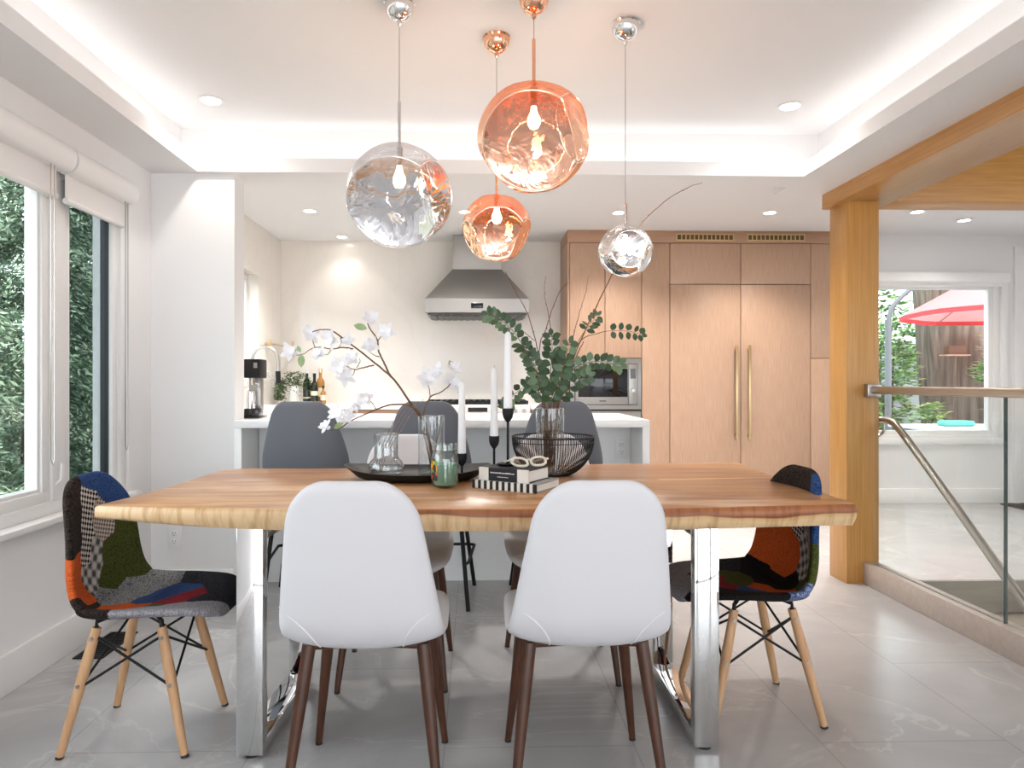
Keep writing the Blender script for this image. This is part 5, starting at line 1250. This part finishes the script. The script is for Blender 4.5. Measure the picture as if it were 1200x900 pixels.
def cedar(label, x, y, h, rad, nb, z0=-.56):
    t = thing('cedar_tree', label, 'tree', (x, y, z0), 0, 'cedars outside the side window')
    bm = BM(); add_tube(bm, [(0, 0, 0), (.03, 0, h * .5), (0, 0, h)], [rad * .12, rad * .08, .01], 12); obj('trunk', bm, M['trunk'], t)
    bm = BM()
    for k in range(nb):
        z = h * (.04 + .94 * k / nb); a = RT.uniform(0, 2 * PI); rr = rad * (1 - .55 * (z / h)) * RT.uniform(.75, 1.1)
        d = Vector((math.cos(a), math.sin(a), 0)); tip = d * rr + Vector((0, 0, z - .25 * rr))
        start = d * rr * .25 + Vector((0, 0, z))
        side = Vector((-d.y, d.x, 0))
        for j in range(9):
            f = (j + 1) / 9; p = start.lerp(tip, f) + Vector((0, 0, .12 * math.sin(PI * f)))
            for sg in (-1, 1):
                for q in range(11):
                    dd = (d * RT.uniform(.3, .9) + side * sg * RT.uniform(.2, .9) + Vector((0, 0, RT.uniform(-.9, .1)))).normalized()
                    L_ = RT.uniform(.04, .085); s = dd.cross(Vector((RT.uniform(-1, 1), RT.uniform(-1, 1), RT.uniform(.2, 1)))).normalized() * RT.uniform(.006, .012)
                    m_ = 1 if f > .75 and RT.random() < .7 else 0
                    p2 = p + Vector((RT.uniform(-.09, .09), RT.uniform(-.09, .09), RT.uniform(-.09, .05)))
                    bm.faces.new([bm.verts.new(c) for c in (p2, p2 + dd * L_ * .5 + s, p2 + dd * L_, p2 + dd * L_ * .5 - s)]).material_index = m_
    obj('foliage', bm, [M['cedar'], M['cedar2']], t, smooth=False, fixn=False)
cedar('drooping cedar nearest the wide window pane', -3.6, 4.25, 4.4, .80, 240)
cedar('drooping cedar in the middle of the wide window pane', -3.85, 6.0, 4.6, .82, 260)
cedar('drooping cedar seen through the narrow screened pane', -4.15, 7.95, 4.6, .95, 260)
cedar('far cedar between the two window panes', -6.1, 7.4, 5.4, 1.0, 240)
cedar('far cedar behind the narrow screened pane', -6.5, 10.2, 5.4, 1.4, 240)
tag(obj('fence', bx(-9, -8.9, 2, 18, -.55, 1.7), M['trunk']), 'dark board fence behind the cedars', 'fence')
def shrub(name, label, x, y, z, rad, hh, n, ls, mix, group='shrubs outside the garden window'):
    t = thing(name, label, 'shrub', (x, y, z), 0, group)
    bm = BM()
    for k in range(5): a = RT.uniform(0, 6.3); add_tube(bm, [(0, 0, 0), (rad * .3 * math.cos(a), rad * .3 * math.sin(a), hh * .5), (rad * .5 * math.cos(a), rad * .5 * math.sin(a), hh * .8)], [.03, .02, .008], 6)
    obj('stems', bm, M['trunk'], t)
    bm = BM()
    for k in range(n):
        a = RT.uniform(0, 2 * PI); ph = math.acos(RT.uniform(-1, 1)); r_ = RT.uniform(.6, 1)
        p = Vector((rad * r_ * math.sin(ph) * math.cos(a), rad * r_ * math.sin(ph) * math.sin(a), hh * .55 + hh * .5 * r_ * math.cos(ph)))
        a2 = RT.uniform(0, 6.3)
        for j in range(6):
            aa = a2 + j * PI / 3; d = Vector((math.cos(aa), math.sin(aa), RT.uniform(.0, .6)))
            leaf_bm(bm, p, d, Vector((RT.uniform(-.2, .2), RT.uniform(-.5, .1), 1)), ls * RT.uniform(.7, 1.1), ls * .17, 1 if RT.random() < mix else 0, .2, 3)
    obj('foliage', bm, [M['shrub'], M['shrub2']], t, fixn=False, angle=80)
shrub('dark_shrub', 'tall dark leafy shrub at the left of the garden window', 6.7, 13.0, -.05, .8, 3.2, 800, .16, .25)
shrub('rhododendron', 'bright green bush left of the tree trunk', 6.95, 11.3, -.03, .42, 2.2, 420, .13, .6)
shrub('rhododendron', 'low bright bush behind the patio table', 7.15, 10.6, -.03, .28, .85, 90, .15, .9)
shrub('rhododendron', 'bright leaf sprig before the tree trunk', 8.55, 11.1, .35, .22, 1.6, 34, .2, .95)
shrub('dark_shrub', 'deep green shrub far behind the umbrella', 9.6, 16.0, -.3, .9, 4.2, 400, .25, .35)
shrub('dark_shrub', 'deep green shrub behind the left window edge', 7.3, 15.4, -.3, 1.1, 4.4, 900, .22, .4)
t = thing('tree', 'thick grey-brown tree trunk beneath the red umbrella', 'tree', (8.72, 12.2, -.55))
bm = BM(); add_tube(bm, smooth([(.22, 0, 0), (.1, 0, .8), (-.05, 0, 2.0), (-.2, 0, 3.6), (-.4, 0, 6)], 30), [.68 - .008 * i for i in range(31)], 28)
for v in bm.verts: v.co += Vector((v.co.x, v.co.y, 0)).normalized() * .05 * mnoise.noise(Vector((v.co.x * 5, v.co.y * 5, v.co.z * .6)))
obj('trunk', bm, M['trunk'], t)
t = thing('bird_feeder', 'small wooden bird feeder before the tree trunk', 'bird feeder', tuple(at(1119, 417, 11.2)))
bm = BM(); add_box(bm, -.2, .2, -.1, .1, 0, .02); obj('tray', bm, simple('feeder_wood', (.55, .40, .26), .7), t)
bm = BM(); add_box(bm, -.15, .15, -.07, .07, .02, .17, .02); obj('house', bm, simple('feeder_brown', (.16, .10, .06), .7), t)
bm = BM(); add_tube(bm, [(0, 0, -.0), (0, 0, -1.62)], .02, 8); obj('post', bm, M['trunk'], t)
# red cantilever umbrella
t = thing('patio_umbrella', 'red patio umbrella outside the garden window', 'umbrella', (8.3, 9.9, .10))
bm = BM(); RU = 1.75; apex = bm.verts.new((0, 0, 2.86)); N8 = 8; mid = []; rim = []; val = []
for k in range(N8 * 4):
    a = 2 * PI * k / (N8 * 4) + .2; sag = .06 * (1 - abs((k % 4) - 2) / 2); rr = RU * (1 - .045 * (1 - abs((k % 4) / 2 - 1)))
    f_ = 1 - .03 * (1 - abs((k % 4) - 2) / 2)
    mid.append(bm.verts.new((rr * .5 * math.cos(a), rr * .5 * math.sin(a), 2.60))); rim.append(bm.verts.new((rr * math.cos(a), rr * math.sin(a), 2.10))); val.append(bm.verts.new((rr * 1.005 * math.cos(a), rr * 1.005 * math.sin(a), 2.03)))
n = N8 * 4
for k in range(n):
    bm.faces.new((apex, mid[k], mid[(k + 1) % n])); bm.faces.new((mid[k], rim[k], rim[(k + 1) % n], mid[(k + 1) % n])); f = bm.faces.new((rim[k], val[k], val[(k + 1) % n], rim[(k + 1) % n])); f.material_index = 1
def cloth(name, c):
    m, nt, b, L = new_mat(name); pset(b, Base_Color=col4(c), Roughness=.8); o = nt.nodes['Material Output']
    tl = node(nt, 'ShaderNodeBsdfTranslucent', Color=col4(c)); mx = nt.nodes.new('ShaderNodeMixShader'); mx.inputs[0].default_value = .45
    L.new(b.outputs[0], mx.inputs[1]); L.new(tl.outputs[0], mx.inputs[2]); L.new(mx.outputs[0], o.inputs['Surface']); return m
obj('canopy', bm, [cloth('red_canvas_overexposed', (.80, .27, .27)), cloth('red_valance', (.75, .07, .08))], t, angle=20, fixn=False)  # canopy red is paled to look overexposed by daylight
bm = BM()
for k in range(N8): a = 2 * PI * k / N8 + .2; add_tube(bm, [(0, 0, 2.80), (RU * .5 * math.cos(a), RU * .5 * math.sin(a), 2.55), (RU * .97 * math.cos(a), RU * .97 * math.sin(a), 2.07)], .012, 6)
obj('ribs', bm, M['nickel'], t)
greypole = simple('grey_pole', (.12, .13, .14), .5)
bm = BM(); add_tube(bm, [(-2.05, .3, -.13), (-2.05, .3, 2.0)], .045, 12); add_tube(bm, smooth([(-2.05, .3, 1.95), (-1.95, .28, 2.25), (-1.5, .2, 2.62), (-.7, .1, 2.95), (0, 0, 3.0)], 24), .035, 10); add_tube(bm, [(0, 0, 3.0), (0, 0, 2.7)], .02, 8); obj('pole', bm, greypole, t)
bm = BM(); add_box(bm, -2.4, -1.7, -.05, .65, -.13, -.07, .01); obj('base', bm, greypole, t)
# patio table with cushion
t = thing('patio_table', 'dark patio table with pale top outside the garden window', 'table', (6.5, 9.0, -.03))
bm = BM(); add_box(bm, -.75, .75, -.4, .4, .56, .60, .01); obj('top', bm, simple('pale_tabletop', (.55, .57, .57), .5), t)
bm = BM(); add_box(bm, -.7, .7, -.36, .36, .48, .56); obj('apron', bm, simple('dark_patio_wood', (.06, .065, .07), .6), t)
for x in (-.65, .65):
    for y in (-.32, .32): obj('leg', bx(x - .03, x + .03, y - .03, y + .03, 0, .49), M['black'], t)
bm = BM(); add_box(bm, -.2, .2, -.1, .1, 0, .075, .03, 3); cu = tag(obj('cushion', bm, simple('turquoise_cloth', (.08, .36, .32), .8)), 'turquoise folded cushion on the patio table', 'cushion'); cu.location = (6.33, 8.85, .5705)
tag(obj('fence', bx(4, 14, 18, 18.2, -.55, 2.2), simple('grey_fence', (.22, .23, .24), .8)), 'grey fence behind the garden shrubs', 'fence')

# ================================================================== LIGHT
w = bpy.data.worlds.new('sky'); sc.world = w; w.use_nodes = True
nt = w.node_tree; bg = nt.nodes['Background']
bg.inputs['Color'].default_value = (.91, .955, 1.0, 1); bg.inputs['Strength'].default_value = 3.5
sun = bpy.data.lights.new('sun', 'SUN'); sun.energy = 4.0; sun.angle = .3; sun.color = (1, .96, .9)
so = bpy.data.objects.new('sun', sun); so.rotation_euler = (math.radians(28), math.radians(10), 0); COL.objects.link(so)

sc.view_settings.view_transform = 'Standard'; sc.view_settings.look = 'None'; sc.view_settings.gamma = 1; sc.view_settings.exposure = 0.48
try: sc.view_settings.use_curve_mapping = False
except Exception: pass
sc.cycles.max_bounces = 10; sc.cycles.diffuse_bounces = 5; sc.cycles.glossy_bounces = 6; sc.cycles.transmission_bounces = 8; sc.cycles.transparent_max_bounces = 16
sc.cycles.caustics_reflective = False; sc.cycles.caustics_refractive = False; sc.cycles.sample_clamp_indirect = 6
